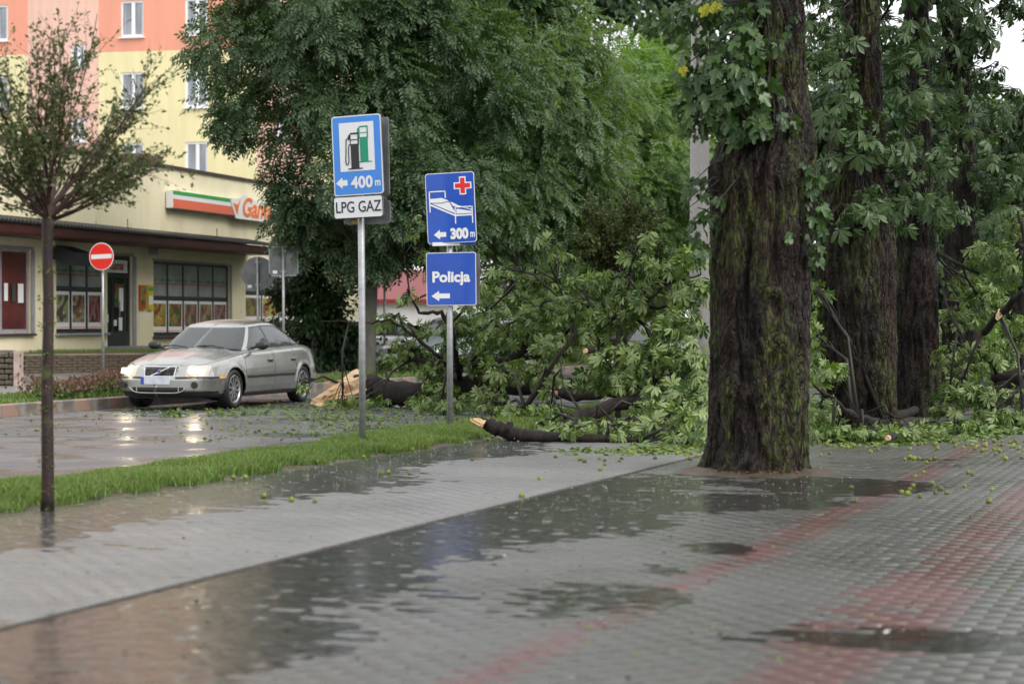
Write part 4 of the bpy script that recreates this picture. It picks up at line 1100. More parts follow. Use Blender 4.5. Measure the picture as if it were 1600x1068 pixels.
# surrounds
for k, (a, b, c, d) in enumerate(H):
    s = MB(); t_ = 0.055
    if k in (0, 3, 4): s.box((b - 0.001 + 0.09 / 2, -0.012, (c + d) / 2), (0.09 if k != 0 else 0.14, 0.03, d - c)).box(((a + b) / 2, -0.012, d + t_ / 2), (b - a + 0.1, 0.03, t_))
    if k == 2: s.box((b + 0.10, -0.012, (c + d) / 2), (0.20, 0.03, d - c)).box(((a + b) / 2, -0.012, d + t_ / 2), (b - a + 0.1, 0.03, t_))
    if s.v: s.build('surround', m_reveal, shop)
    if k != 2: MB().box(((a + b) / 2, -0.03, c - 0.03), (b - a + 0.12, 0.14, 0.06), bev=.008).build('sill', m_reveal if k == 1 else m_coping, shop)
w2 = H[3]; shop_window(w2, 5, 2.0 + 0.02, [3, 4, 5, 6, 7])
w1 = H[1]; shop_window(w1, 3, 2.20, [0, 1, 2])
shop_window(H[4], 3, 2.25, [4, 3, 6]); shop_window(H[5], 2, None, [7, 2])
# dark red shopfront at the left edge
a, b, c, d = H[0]
w_ = MB()
for x in np.linspace(a + .04, b - .05, 3): w_.box((x, .1, (c + d) / 2), (.08, .05, d - c - .01))
w_.box(((a + b) / 2, .1, c + .05), (b - a - .1, .04, .1)).box(((a + b) / 2, .1, d - .04), (b - a - .1, .04, .08))
w_ = w_.build('window', m_reveal, shop)
MB().box(((a + b) / 2, .115, (c + d) / 2), (b - a - .02, .012, d - c - .02)).build('pane', m_redpan, w_)
for px, dz, ww, hh in ((14, 0.02, .17, .42), (37, 0.0, .26, .46)):
    MB().box((fu(px), .075, 2.05 + dz), (ww, .004, hh)).build('notice', m_paper, w_)
MB().box((fu(26), .075, 2.05), (.16, .004, .42)).build('notice', mat('dark_notice', (.05, .06, .05), .4), w_)
# door
a, b, c, d = H[2]
dr = MB()
dr.box((a + .05, .1, (c + d) / 2), (.1, .05, d - c)).box((b - .05, .1, (c + d) / 2), (.1, .05, d - c)).box(((a + b) / 2, .1, d - .04), (b - a - .202, .05, .08)).box(((a + b) / 2, .1, 2.58), (b - a - .202, .05, .10)).box(((a + b) / 2, .1, c + .2), (b - a - .202, .05, .4)).box((a + (b - a) * .33, .1, 1.8), (.06, .045, 1.4))
dr = dr.build('door', m_shopframe, shop)
MB().box(((a + b) / 2, .115, (c + d) / 2), (b - a - .2, .01, d - c - .1)).build('pane', m_glassd, dr)
MB().box(((a + b) / 2, .09, 2.83), (b - a - .24, .01, .34)).build('door_sign', m_paper, dr)
textmesh('Gama', 0.34, m_red_d, dr, (a + .26, .075, 2.74), 0.008, 0.35, name='door_lettering', xs=(b - a - .45) / 1.0)
MB().box((b - .62, .078, 2.05), (.55, .004, .62)).build('poster', posters[4], dr)
MB().box((b - .52, .070, 1.95), (.24, .004, .62)).build('notice', m_paper, dr)
for (dx, z, ww, hh) in ((-1.3, 1.45, .10, .22), (-.85, 1.33, .16, .16), (-.55, 1.3, .2, .35)): MB().box((b + dx, .074, z), (ww, .004, hh)).build('notice', m_paper, dr)
MB().tube([(a + .75, .02, 1.5), (a + .75, .02, 1.9)], .015, 6).build('handle', m_reveal, dr)
MB().box(((a + b) / 2, -.25, .66), (b - a + .4, .5, .10)).build('doorstep', m_reveal, shop)
# yellow and orange notice boards beside the door
nb = MB().box((fu(221), -.03, 2.02), (.36, .05, .66)).build('notice_board', mat('orange_board', (.42, .12, .02), .35), shop)
MB().box((fu(221), -.06, 2.02), (.24, .005, .5)).build('notice_print', posters[6], nb)
nb = MB().box((fu(233), -.03, 2.02), (.34, .05, .68)).build('notice_board', mat('yellow_board', (.55, .42, .04), .3), shop)
MB().box((fu(233), -.06, 2.25), (.30, .005, .08)).build('notice_print', m_green, nb); MB().box((fu(233), -.06, 1.95), (.24, .005, .25)).build('notice_print', m_paper, nb)
# awning box with dark flap near the window left of the door
MB().box((fu(94), -.35, 3.0), (.9, .6, .34), R=Matrix.Rotation(RAD(18), 3, 'X')).build('folded_awning', m_shopframe, shop)
# shop sign
sg = empty('shop_sign', fo + FD * fu(258), shop.rotation_euler.z)
tag(sg, 'long shop sign with green, white and coral bands and orange script on the cream wall', 'sign')
SL_ = fu(414) - fu(258); zc = 4.78
MB().box((SL_ / 2, -.14, zc), (SL_, .20, .50), bev=.01).build('light_box', m_swhite, sg)
MB().box((SL_ / 2, -.243, zc + .185), (SL_ - .06, .004, .11)).build('green_band', m_green, sg)
MB().box((SL_ / 2, -.243, zc - .115), (SL_ - .06, .004, .25)).build('coral_band', m_sred, sg)
xl = fu(350) - fu(258)
MB().prism([(xl - .1, zc + .2), (xl + .3, zc - .33), (xl + 3.6, zc - .33), (xl + 3.6, zc + .1), (xl + 2.4, zc + .2), (xl + 1.0, zc + .42), (xl + .6, zc + .30)], -.262, -.247).build('script_panel', m_swhite, sg)
MB().prism([(xl + .12, zc + .12), (xl + .38, zc - .22), (xl + .62, zc + .26), (xl + .40, zc + .08)], -.275, -.264).build('leaf_mark', m_orange, sg)
textmesh('Gama', 0.80, m_orange, sg, (xl + .70, -.27, zc - .23), 0.02, 0.25, .004, xs=1.25)

# ---- apartment block
m_or = mat('salmon_orange_render', (0.70, 0.30, 0.21), 0.7, var=[(1, (0.65, 0.28, 0.20), .4, .65, (2, 2, .3)), (3, (0.52, 0.17, 0.10), .66, .74, (2, 2, .15))], bump=(30, .2, .01))
m_pk = mat('pale_pink_render', (0.70, 0.45, 0.37), 0.7, var=[(1, (0.64, 0.41, 0.34), .4, .65, (3, 3, .25))], bump=(30, .2, .01))
m_yl = mat('yellow_render', (0.70, 0.64, 0.37), 0.7, var=[(1, (0.64, 0.58, 0.34), .4, .65, (2, 2, .3)), (3, (0.48, 0.42, 0.20), .66, .74, (2, 2, .15))], bump=(30, .2, .01))
m_wf = mat('white_window_frame', (0.72, 0.74, 0.78), 0.35)
m_wg = mat('curtained_pane', (0.16, 0.18, 0.21), 0.08, spec=.8, var=[(1.2, (0.30, 0.32, 0.35), .45, .6, (3, 3, .3))])
AD = Vector((1, -0.2, 0)).normalized(); A0 = Vector((-15.43, 80.0, 0))
apt = empty('apartment_building', A0, math.atan2(AD.y, AD.x)); tag(apt, 'tall apartment block painted salmon, pale pink and yellow with white windows', 'building')
def au(px): # where the sight line at px crosses the wall plane
    k = (px - 800) / FPX
    # A0 + u*AD = k*Y
    return (k * A0.y - A0.x) / (AD.x - k * AD.y)
rowsz = [(7.05, 8.5), (9.88, 11.33), (12.75, 14.2), (15.6, 17.0), (4.2, 5.65), (1.4, 2.85)]
wcols = [(au(-22), au(14)), (au(190), au(225)), (au(290), au(325)), (au(-122), au(-86)), (au(-240), au(-205))]
hs_ = [(a, b, c, d) for a, b in wcols for c, d in rowsz]
stair = [(au(112), au(134), z, z + .95) for z in (3.3, 6.1, 8.95 - .35, 11.55)] + [(au(434), au(456), z, z + .95) for z in (3.3, 6.1, 8.6, 11.55)]
pk0, pk1, pk2, pk3 = au(45), au(155), au(402), au(482)
def am(x, z):
    if pk0 < x < pk1 or pk2 < x < pk3: return 1
    return 0 if z > 12.16 else 2
wb = wall_holes(au(-330), au(500), 0, 21, hs_ + stair, .16, am, (pk0, pk1, pk2, pk3), (12.16,))
wb.build('wall', [m_or, m_pk, m_yl], apt)
MB().box(((au(-330) + au(500)) / 2, 3.2, 10.45), (au(500) - au(-330) - .02, 6, 20.9)).build('back_walls', m_yl, apt)
wmesh = {}
for i, (a, b, c, d) in enumerate(hs_ + stair):
    wd, hh = b - a, d - c; key = (round(wd, 1), round(hh, 1))
    if key not in wmesh:
        m1 = MB(); f = .09
        m1.box((-wd / 2 + f / 2, 0, 0), (f, .07, hh)).box((wd / 2 - f / 2, 0, 0), (f, .07, hh)).box((0, 0, hh / 2 - f / 2), (wd - 2 * f - .002, .068, f)).box((0, 0, -hh / 2 + f / 2), (wd - 2 * f - .002, .068, f)).box((0.03 * wd, 0, 0), (f * 1.6, .066, hh - 2 * f - .004))
        m1.box((0, -.10, -hh / 2 - .04), (wd + .1, .2, .05))
        w_ = m1.build('window', m_wf, apt); p_ = MB().box((0, .01, 0), (wd - 2 * f, .01, hh - 2 * f)).build('pane', m_wg, w_)
        wmesh[key] = (w_.data, p_.data)
    else:
        w_ = bpy.data.objects.new('window', wmesh[key][0]); col.objects.link(w_); w_.parent = apt
        p_ = bpy.data.objects.new('pane', wmesh[key][1]); col.objects.link(p_); p_.parent = w_
    w_.location = ((a + b) / 2, .08, (c + d) / 2)

# ---- white garages with a red roof seen between the ash and the police sign
m_wht = mat('white_painted_wall', (0.62, 0.62, 0.64), .6, var=[(1, (0.50, 0.50, 0.52), .45, .65, (1, 1, .4))])
m_rrf = mat('red_roof_sheet', (0.20, 0.022, 0.022), .4)
whb = empty('white_building', (at(660, 500, 86).x, 86, 0), 0); tag(whb, 'low white building with a red roof half hidden behind the parked cars', 'building')
MB().box((-1.8, 3, 1.05), (6.4, 6, 2.3)).build('wall', m_wht, whb)
MB().add([(-5.1, -.35, 2.15), (1.38, -.35, 2.15), (1.38, 3, 3.5), (-5.1, 3, 3.5), (-5.1, -.35, 2.3), (1.38, -.35, 2.3), (1.38, 3, 3.65), (-5.1, 3, 3.65)], [(0, 3, 2, 1), (4, 5, 6, 7), (0, 1, 5, 4), (1, 2, 6, 5), (3, 7, 6, 2), (0, 4, 7, 3)]).build('roof', m_rrf, whb)
MB().box((5.9, 3, 1.9), (9.0, 6, 3.9)).build('gable_wall', m_wht, whb)
for k in range(3):
    w_ = MB().box((3.2 + 2.4 * k, -.02, 1.9), (1.2, .05, 1.1)).build('window', m_wf, whb); MB().box((3.2 + 2.4 * k, -.05, 1.9), (1.0, .01, .9)).build('pane', m_wg, w_)
MB().tube([(-2.2, -.5, 1.5), (-.2, -.6, .95)], .05, 6).build('handrail', m_wht, whb)

# ---- low retaining wall of bricks with terrace
m_brick = mat('weathered_brick', (0.115, 0.075, 0.048), .6, var=[(6, (0.06, 0.05, 0.035), .42, .6), (2, (0.16, 0.11, 0.07), .5, .7)], bump=(60, .5, .01), attr=None)
m_mort = mat('dark_mortar', (0.03, 0.027, 0.022), .7)
bw = empty('brick_wall', (at(30, 500, 47.6).x, 47.6, FZ), math.atan2(4.2, 7.2)); tag(bw, 'low brown brick retaining wall below the shop terrace', 'wall')
BWL = 8.9
MB().box((BWL / 2, .17, .18), (BWL, .24, .40)).build('mortar', m_mort, bw)
bmesh_ = None
for r_ in range(6):
    for k in range(int(BWL / .26)):
        if bmesh_ is None:
            o = MB().box((0, 0, 0), (.248, .12, .062), bev=.008).build('brick', m_brick, bw); bmesh_ = o.data
        else:
            o = bpy.data.objects.new('brick', bmesh_); col.objects.link(o); o.parent = bw
        o.location = (.13 + k * .26 + (.13 if r_ % 2 else 0), .05 + random.gauss(0, .006), .035 + r_ * .068); o.rotation_euler = (0, random.gauss(0, .01), random.gauss(0, .015))
MB().box((BWL / 2, .14, .43), (BWL + .1, .34, .05), bev=.01).build('coping', m_kerb, bw)
# terrace ground
tA = Vector((at(-60, 500, 44).x, 46.0, 0))
tv_ = [(-20, 47.0), (-11.9, 47.8), (-4.6, 52.1), (3, 57), (3, 75), (-4.2, 75), (-12.5, 46.9), (-16, 40)]
m_terr = mat('terrace_grass_soil', (0.06, 0.08, 0.025), .7, var=[(3, (0.10, 0.085, 0.055), .45, .6)], bump=(40, .6, .02))
me = bpy.data.meshes.new('terrace'); me.from_pydata([(-11.85, 47.75, .57), (-4.6, 52.2, .57), (-2.0, 70, .6), (-7.0, 72, .60), (-12.2, 47.6, .60)], [], [(0, 1, 2, 3, 4)])
tag(link('terrace', me, None, m_terr), kind='structure')
n = 5200; t = rng.random(n); s = rng.random(n)
X = -11.8 + 7.2 * t + s * (0.25 - 0.2 * t); Y = 47.95 + 4.2 * t + s * (1.0 + 4 * t)
Hh = .07 + .07 * rng.random(n)
Vv = np.stack([np.stack([X - .012, Y, 0 * X + .57], 1), np.stack([X + .012, Y, 0 * X + .57], 1), np.stack([X + rng.normal(0, .04, n), Y, .57 + Hh], 1)], 1).reshape(-1, 3)
g = link('terrace_grass', npmesh('terrace_grass', Vv, np.arange(3 * n).reshape(-1, 3), rnd=np.repeat(rng.random(n), 3)), None, m_grass); tag(g, 'ragged grass along the top of the brick retaining wall', 'grass', kind='stuff')
# stone wall stub at the left edge
m_stone = mat('brown_field_stone', (0.13, 0.10, 0.075), .6, var=[(7, (0.07, 0.055, 0.04), .45, .6)], bump=(40, .7, .02))
m_post = mat('pinkish_concrete_post', (0.42, 0.33, 0.28), .6, var=[(6, (0.30, 0.23, 0.19), .45, .65)])
sw = empty('stone_wall', (at(-60, 500, 38.6).x, 38.6, FZ)); tag(sw, 'short brown stone wall ending in a pale post at the left edge', 'wall')
L_ = at(22, 500, 38.6).x - at(-60, 500, 38.6).x
MB().box((L_ / 2, .2, .32), (L_, .3, .62)).build('core', m_mort, sw)
MB().box((L_ / 2 - .02, .2, .665), (L_ + .1, .42, .05), bev=.01).build('coping', m_kerb, sw)
sm_ = MB().box((0, 0, 0), (.20, .12, .10), bev=.02).build('stone', m_stone, sw); first = True
for r_ in range(6):
    for k in range(5):
        if first: o = sm_; first = False
        else: o = bpy.data.objects.new('stone', sm_.data); col.objects.link(o); o.parent = sw
        o.location = (.1 + k * .21 + (.09 if r_ % 2 else 0), .04 + random.gauss(0, .01), .06 + r_ * .105); o.rotation_euler = (0, random.gauss(0, .03), random.gauss(0, .03)); o.scale = (random.uniform(.85, 1.0), 1, random.uniform(.85, 1))
MB().box((L_ + .055, .12, .33), (.11, .34, .72), bev=.01).build('end_post', m_post, sw)

# ---- concrete lamp post behind the first trunk
m_conc = mat('smooth_concrete', (0.27, 0.255, 0.24), .6, var=[(2, (0.20, 0.19, 0.175), .4, .65, (1, 1, .2)), (30, (0.31, 0.30, 0.28), .5, .65)], bump=(70, .3, .006))
lp = empty('concrete_post', (at(1093, 500, 31).x, 31, 0)); tag(lp, 'thick round grey concrete lamp post left of the nearest trunk', 'post')
MB().tube([(0, 0, 0), (0, 0, 1.2), (0, 0, 9.5)], [.172, .165, .115], 20).build('shaft', m_conc, lp, smooth=True)
MB().tube([(0, 0, 0), (0, 0, .35)], [.21, .20], 20).build('foot', m_conc, lp)
# ------------------------------------------------------------------ road signs
m_blue = mat('sign_blue', (0.004, 0.055, 0.36), .28, var=[(3, (0.006, 0.07, 0.42), .4, .6)], coat=.3)
m_lblue = mat('sign_light_blue', (0.02, 0.20, 0.64), .28, coat=.3)
m_sgw = mat('reflective_white', (0.68, 0.69, 0.70), .3, coat=.3)
m_blk = mat('sign_black', (0.008, 0.008, 0.009), .35)
m_sgreen = mat('pump_green', (0.0, 0.24, 0.13), .35)
m_cross = mat('cross_red', (0.62, 0.015, 0.015), .3)
m_back = mat('sign_back_grey', (0.17, 0.175, 0.18), .5, .3, var=[(4, (0.12, 0.125, 0.13), .4, .6)])
m_nored = mat('no_entry_red', (0.66, 0.02, 0.015), .28, coat=.3)
def panel(root, name, x, z, w_, h_, roll, yoff, face, rim=m_sgw, back=m_back, r=.035, rimw=.012, yaw=0.0):
    """flanged sheet metal sign panel; returns an Empty-like frame (the panel mesh) to print on; front faces -y"""
    o = MB().prism(rrect(-w_ / 2, -h_ / 2, w_ / 2, h_ / 2, r), .003, .028).build(name, back, root)
    o.location = (x, yoff, z); o.rotation_euler = (0, -RAD(roll), yaw)
    MB().prism(rrect(-w_ / 2, -h_ / 2, w_ / 2, h_ / 2, r), 0.0, .0028).build('rim', rim, o)
    MB().prism(rrect(-w_ / 2 + rimw, -h_ / 2 + rimw, w_ / 2 - rimw, h_ / 2 - rimw, r * .8), -.0025, -.0003).build('face', face, o)
    return o
def arrow(x0, x1, z, h, hl, sh, y=-.0055):
    return MB().prism([(x0, z), (x0 + hl, z - h / 2), (x0 + hl, z - sh / 2), (x1, z - sh / 2), (x1, z + sh / 2), (x0 + hl, z + sh / 2), (x0 + hl, z + h / 2)], y, -.0028)
def stroke(pts, wd, y=-.006, mb=None, closed=False, y1=-.0028):
    mb = mb or MB(); P = [Vector((p[0], p[1])) for p in pts]
    if closed: P.append(P[0])
    for a, b in zip(P, P[1:]):
        d = (b - a); L = d.length
        if L < 1e-6: continue
        d /= L; n = Vector((-d.y, d.x)) * wd / 2; e = d * wd * .45
        q = [a - e - n, b + e - n, b + e + n, a - e + n]
        mb.prism([(v.x, v.y) for v in q], y, y1)
    return mb
Rz = math.atan2
# pole 1
g1 = gnd(566, 696)
s1 = empty('road_sign', g1, 0); tag(s1, 'tall fuel station sign with black and green pumps, 400 m arrow and LPG plate', 'road sign')
MB().tube([(0, 0, -.1), (0, 0, 1.2), (-.02, 0, 3.62)], .038, 16).build('pole', galv, s1, smooth=True)
yw = RAD(-17)
p = panel(s1, 'fuel_panel', -.045, 3.23, .585, .885, 2.6, -.10, m_lblue, yaw=yw)
MB().prism(rrect(-.205, -.175, .205, .365, .004), -.0045, -.0028).build('white_square', m_sgw, p)
def pump(x, z, s, m, name, hose):
    mb = MB(); Y0, Y1 = -.0075, -.0047
    for poly in ([(-.055, 0), (.055, 0), (.055, .30), (-.055, .30)], [(-.10, -.012), (.10, -.012), (.10, 0.002), (-.10, 0.002)],
                 [(-.075, .30), (.062, .30), (.062, .315), (-.075, .315)], [(-.062, .315), (-.052, .315), (-.052, .44), (-.062, .44)], [(.045, .315), (.062, .315), (.062, .44), (.045, .44)],
                 [(-.052, .365), (.045, .365), (.045, .375), (-.052, .375)], [(-.085, .42), (-.052, .45), (-.085, .38)], [(-.085, .36), (-.062, .38), (-.062, .445), (-.085, .42)], [(-.062, .44), (.062, .44), (.062, .46), (-.05, .46)]):
        mb.prism([(x + a * s, z + b * s) for a, b in poly], Y0, Y1)
    if hose:
        pts = [(-.085, .40), (-.115, .37), (-.12, .25), (-.13, .10), (-.125, .06), (-.105, .05), (-.09, .07), (-.085, .12), (-.088, .22), (-.078, .30)]
        stroke([(x + a * s, z + b * s) for a, b in pts], .010, Y0, mb, y1=Y1)
    return mb.build(name, m, p)
pump(.085, -.075, .86, m_sgreen, 'green_pump', False)
b_ = pump(-.025, -.145, .86, m_blk, 'black_pump', True); b_.location.y = -.003
arrow(-.265, -.13, -.30, .125, .075, .062).build('arrow', m_sgw, p)
textmesh('400', .178, m_sgw, p, (-.085, -.006, -.362), .006, name='lettering', xs=.92, spacing=1.05)
textmesh('m', .125, m_sgw, p, (.195, -.006, -.352), .003, name='lettering', xs=.72)
q = panel(s1, 'gas_plate', -.035, 2.655, .585, .245, 2.2, -.10, m_sgw, rim=m_blk, rimw=.008, yaw=yw, r=.03)
textmesh('LPG GAZ', .176, m_blk, q, (-.272, -.006, -.055), .001, name='lettering', xs=.775, spacing=.98)
# second panels mounted back to back
o = MB().prism(rrect(-.29, -.44, .29, .44, .03), 0, .03).build('rear_panel', m_back, s1); o.location = (.02, .07, 3.22); o.rotation_euler = (0, -RAD(1), yw)
MB().prism(rrect(-.28, -.43, .28, .43, .03), -.004, -.0005).build('rear_panel_sheet', m_back, o)
o = MB().prism(rrect(-.24, -.13, .29, .13, .03), 0, .03).build('rear_plate', m_back, s1); o.location = (.035, .06, 2.60); o.rotation_euler = (0, -RAD(1), yw)
MB().box((-.10, -.004, -.10), (.12, .004, .04)).build('yellow_sticker', mat('sticker_yellow', (.35, .28, .03), .4), o)
for z in (3.5, 2.95, 2.65):
    MB().box((0, .0, z), (.11, .15, .035), bev=.004).build('clamp', galv, s1)
# pole 2
g2 = gnd(703, 671)
s2 = empty('road_sign', g2, 0); tag(s2, 'blue hospital bed sign with red cross above the square Policja sign', 'road sign')
MB().tube([(0, 0, -.1), (0, 0, 1.2), (.0, 0, 3.0)], .04, 16).build('pole', galv, s2, smooth=True)
yw2 = RAD(-9)
p = panel(s2, 'hospital_panel', .015, 2.83, .635, .895, 2.6, -.09, m_blue, yaw=yw2, rimw=.009)
cr = MB(); c_ = (.165, .275)
for k, (s_, m_, y_) in enumerate(((.115, m_sgw, -.0045), (.098, m_cross, -.0065))):
    t_ = s_ * .37 if k == 0 else s_ * .29
    MB().prism([(c_[0] + a, c_[1] + b) for a, b in ((-t_, -s_), (t_, -s_), (t_, -t_), (s_, -t_), (s_, t_), (t_, t_), (t_, s_), (-t_, s_), (-t_, t_), (-s_, t_), (-s_, -t_), (-t_, -t_))], y_, y_ + .002).build('cross', m_, p)
bed = MB(); wd = .014
stroke([(-.27, -.04), (-.27, .215), (-.065, .215), (-.065, .135)], wd, mb=bed)
stroke([(.055, -.20), (.055, .005), (.275, .005), (.275, -.20)], wd, mb=bed)
bed.prism([(-.265, .075), (.055, -.075), (.055, -.06), (-.03, .095), (-.11, .13), (-.265, .125)], -.0052, -.0028)
bed.prism([(-.02, .095), (.09, .03), (.27, -.045), (.27, -.03), (.10, .01), (.03, .02)], -.0048, -.0028)
bed.prism([(.07, -.08), (.265, -.08), (.265, -.055), (.10, -.02), (.07, -.02)], -.0052, -.0028)
bed.prism([(-.27, .04), (.05, -.11), (.27, -.11), (.27, -.09), (.055, -.09), (-.27, .065)], -.0056, -.0028)
bed.build('bed_symbol', m_sgw, p)
stroke([(-.255, .07), (-.12, .065), (-.02, .085), (.02, .075)], .008, -.0075, y1=-.006).build('bed_line', m_blk, p)
arrow(-.235, -.075, -.335, .125, .08, .06).build('arrow', m_sgw, p)
textmesh('300', .178, m_sgw, p, (-.02, -.006, -.392), .010, name='lettering', xs=.86)
textmesh('m', .13, m_sgw, p, (.235, -.006, -.382), .004, name='lettering', xs=.62)
o = MB().prism(rrect(-.30, -.03, .31, .08, .02), 0, .02).build('lower_edge', m_blue, s2); o.location = (.03, -.06, 2.385); o.rotation_euler = (0, -RAD(1.5), yw2)
MB().box((-.02, -.07, 2.372), (.40, .012, .045), R=Matrix.Rotation(-RAD(1.5), 3, 'Y')).build('rail', m_sgw, s2)
q = panel(s2, 'police_panel', .02, 1.925, .645, .675, .8, -.09, m_blue, yaw=yw2, rimw=.009, r=.03)
textmesh('Policja', .185, m_sgw, q, (-.25, -.006, -.035), .007, name='lettering', xs=1.03)
arrow(-.26, -.02, -.215, .13, .10, .062).build('arrow', m_sgw, q)
o = MB().prism(rrect(-.32, -.33, .32, .33, .03), 0, .03).build('rear_panel', m_back, s2); o.location = (.065, .06, 1.925); o.rotation_euler = (0, 0, yw2)
for z in (3.1, 2.6, 2.1, 1.75): MB().box((0, .0, z), (.11, .14, .035), bev=.004).build('clamp', galv, s2)
# no entry sign
g3 = Vector((at(161, 500, 45.5).x, 45.5, FZ))
s3 = empty('road_sign', g3); tag(s3, 'round red no entry sign with a white bar, on the far pavement', 'road sign')
MB().tube([(0, 0, -.05), (0, 0, 3.0)], .032, 12).build('pole', galv, s3, smooth=True)
circ = lambda r, n=40: [(r * cos(2 * pi * k / n), r * sin(2 * pi * k / n)) for k in range(n)]
o = MB().prism(circ(.315), .003, .025).build('disc', m_back, s3); o.location = (-.02, -.07, 2.72); o.rotation_euler = (0, RAD(-2), RAD(-18))
MB().prism(circ(.315), 0, .0028).build('rim', m_sgw, o)
MB().prism(circ(.297), -.003, -.0003).build('face', m_nored, o)
MB().prism(rrect(-.262, -.05, .262, .05, .012), -.0058, -.0033).build('bar', m_sgw, o)
MB().box((0, -.02, 2.72), (.09, .09, .04)).build('clamp', galv, s3)
# signs seen from behind
def rear_sign(px, py, Y, shape, label, w_=.66, h_=.72, ztop=None, zb=None):
    z = CAMH + (500 - py) / FPX * Y
    s = empty('road_sign', (at(px, 500, Y).x, Y, FZ)); tag(s, label, 'road sign')
    z -= FZ
    MB().tube([(0, 0, -.05), (0, 0, z + h_ / 2 - .02)], .033, 12).build('pole', galv, s, smooth=True)
    poly = circ(h_ / 2, 8 if shape == 'oct' else 40) if shape != 'sq' else rrect(-w_ / 2, -h_ / 2, w_ / 2, h_ / 2, .04)
    o = MB().prism(poly, 0, .012).build('panel', m_back, s); o.location = (0, .05, z)
    if shape == 'sq':
        fl = MB(); stroke(rrect(-w_ / 2 + .01, -h_ / 2 + .01, w_ / 2 - .01, h_ / 2 - .01, .035), .022, -.018, fl, True, -.001); fl.build('flange', mat('flange_grey', (.30, .31, .32), .45, .3), o)
    MB().box((-.2, -.004, -h_ / 2 + .09), (.10, .003, .07)).build('sticker', m_paper, o)
    for dz in (.24, -.24): MB().box((0, .02, z + dz * (h_ / .7)), (.12, .05, .035)).build('clamp', galv, s)
rear_sign(403, 427, 47.5, 'round', 'round sign seen from behind, partly covered by ash leaves', h_=.80)
rear_sign(443, 408, 46.0, 'sq', 'square grey sign seen from behind, right of the round one', .68, .68)
rear_sign(601, 415, 49.5, 'sq', 'dark sign back high among the ash leaves right of the fuel sign pole', .56, .56)
# short grey bollards in the tangle
for (px, Y) in ((677, 33.5),):
    b = empty('bollard', (at(px, 500, Y).x, Y, 0)); tag(b, 'slim grey metal stub standing in the fallen boughs by the police sign post', 'bollard')
    MB().tube([(0, 0, 0), (0, 0, .75)], .035, 12).build('shaft', m_back, b, smooth=True); MB().tube([(0, 0, .75), (0, 0, .79)], [.045, .03], 12).build('cap', m_back, b)
# ------------------------------------------------------------------ cars
def paintmat(name, c, metal=.55, rough=.28):
    return mat(name, c, rough, metal, coat=.35, var=[(2.5, tuple(x * .82 for x in c), .45, .7)])
m_rubber = mat('tyre_rubber', (0.012, 0.012, 0.012), .5, bump=(60, .3, .004))
m_alloy = mat('alloy_rim', (0.52, 0.53, 0.55), .25, .85)
m_trim = mat('black_trim', (0.014, 0.014, 0.015), .4)
m_seam = mat('door_seam', (0.02, 0.02, 0.02), .6)
m_inter = mat('car_interior', (0.035, 0.035, 0.038), .7)
m_seat = mat('car_seat', (0.07, 0.072, 0.075), .8)
m_grille = mat('grille_mesh', (0.06, 0.055, 0.05), .35, .6, var=[(30, (0.01, 0.01, 0.01), .45, .55, (.02, 3.0, .2))])
m_chrome = mat('chrome', (0.65, 0.66, 0.68), .12, 1.0)
m_lampoff = mat('clear_lamp', (0.45, 0.46, 0.47), .1, .4, coat=1)
m_glint = mat('glinting_lamp', (0.8, 0.8, 0.8), .2, emit=((1.0, 0.95, 0.88), 12.0))
m_amber = mat('amber_marker', (0.55, 0.16, 0.01), .2, emit=((1, .35, .03), .25))
m_tail = mat('tail_lamp', (0.32, 0.015, 0.015), .2, coat=1)
m_lamp = mat('lit_headlamp', (0.35, 0.32, 0.28), .2, emit=((1.0, 0.76, 0.50), 1.0))
m_bulb = mat('headlamp_filament', (0.8, 0.75, 0.65), .2, emit=((1.0, 0.82, 0.58), 110.0))
m_lampring = mat('lit_lamp_reflector', (0.38, 0.36, 0.33), .2, emit=((1.0, 0.74, 0.5), .12))
m_cglass = glassmat('car_glass', (0.42, 0.52, 0.50), milk=.07)
m_cglass2 = glassmat('car_side_glass', (0.38, 0.47, 0.46), milk=.10)
m_plate = mat('plate_white', (0.55, 0.57, 0.62), .4, var=[(9, (.45, .48, .54), .45, .6)])
m_eu = mat('plate_blue', (0.01, 0.06, 0.42), .35)

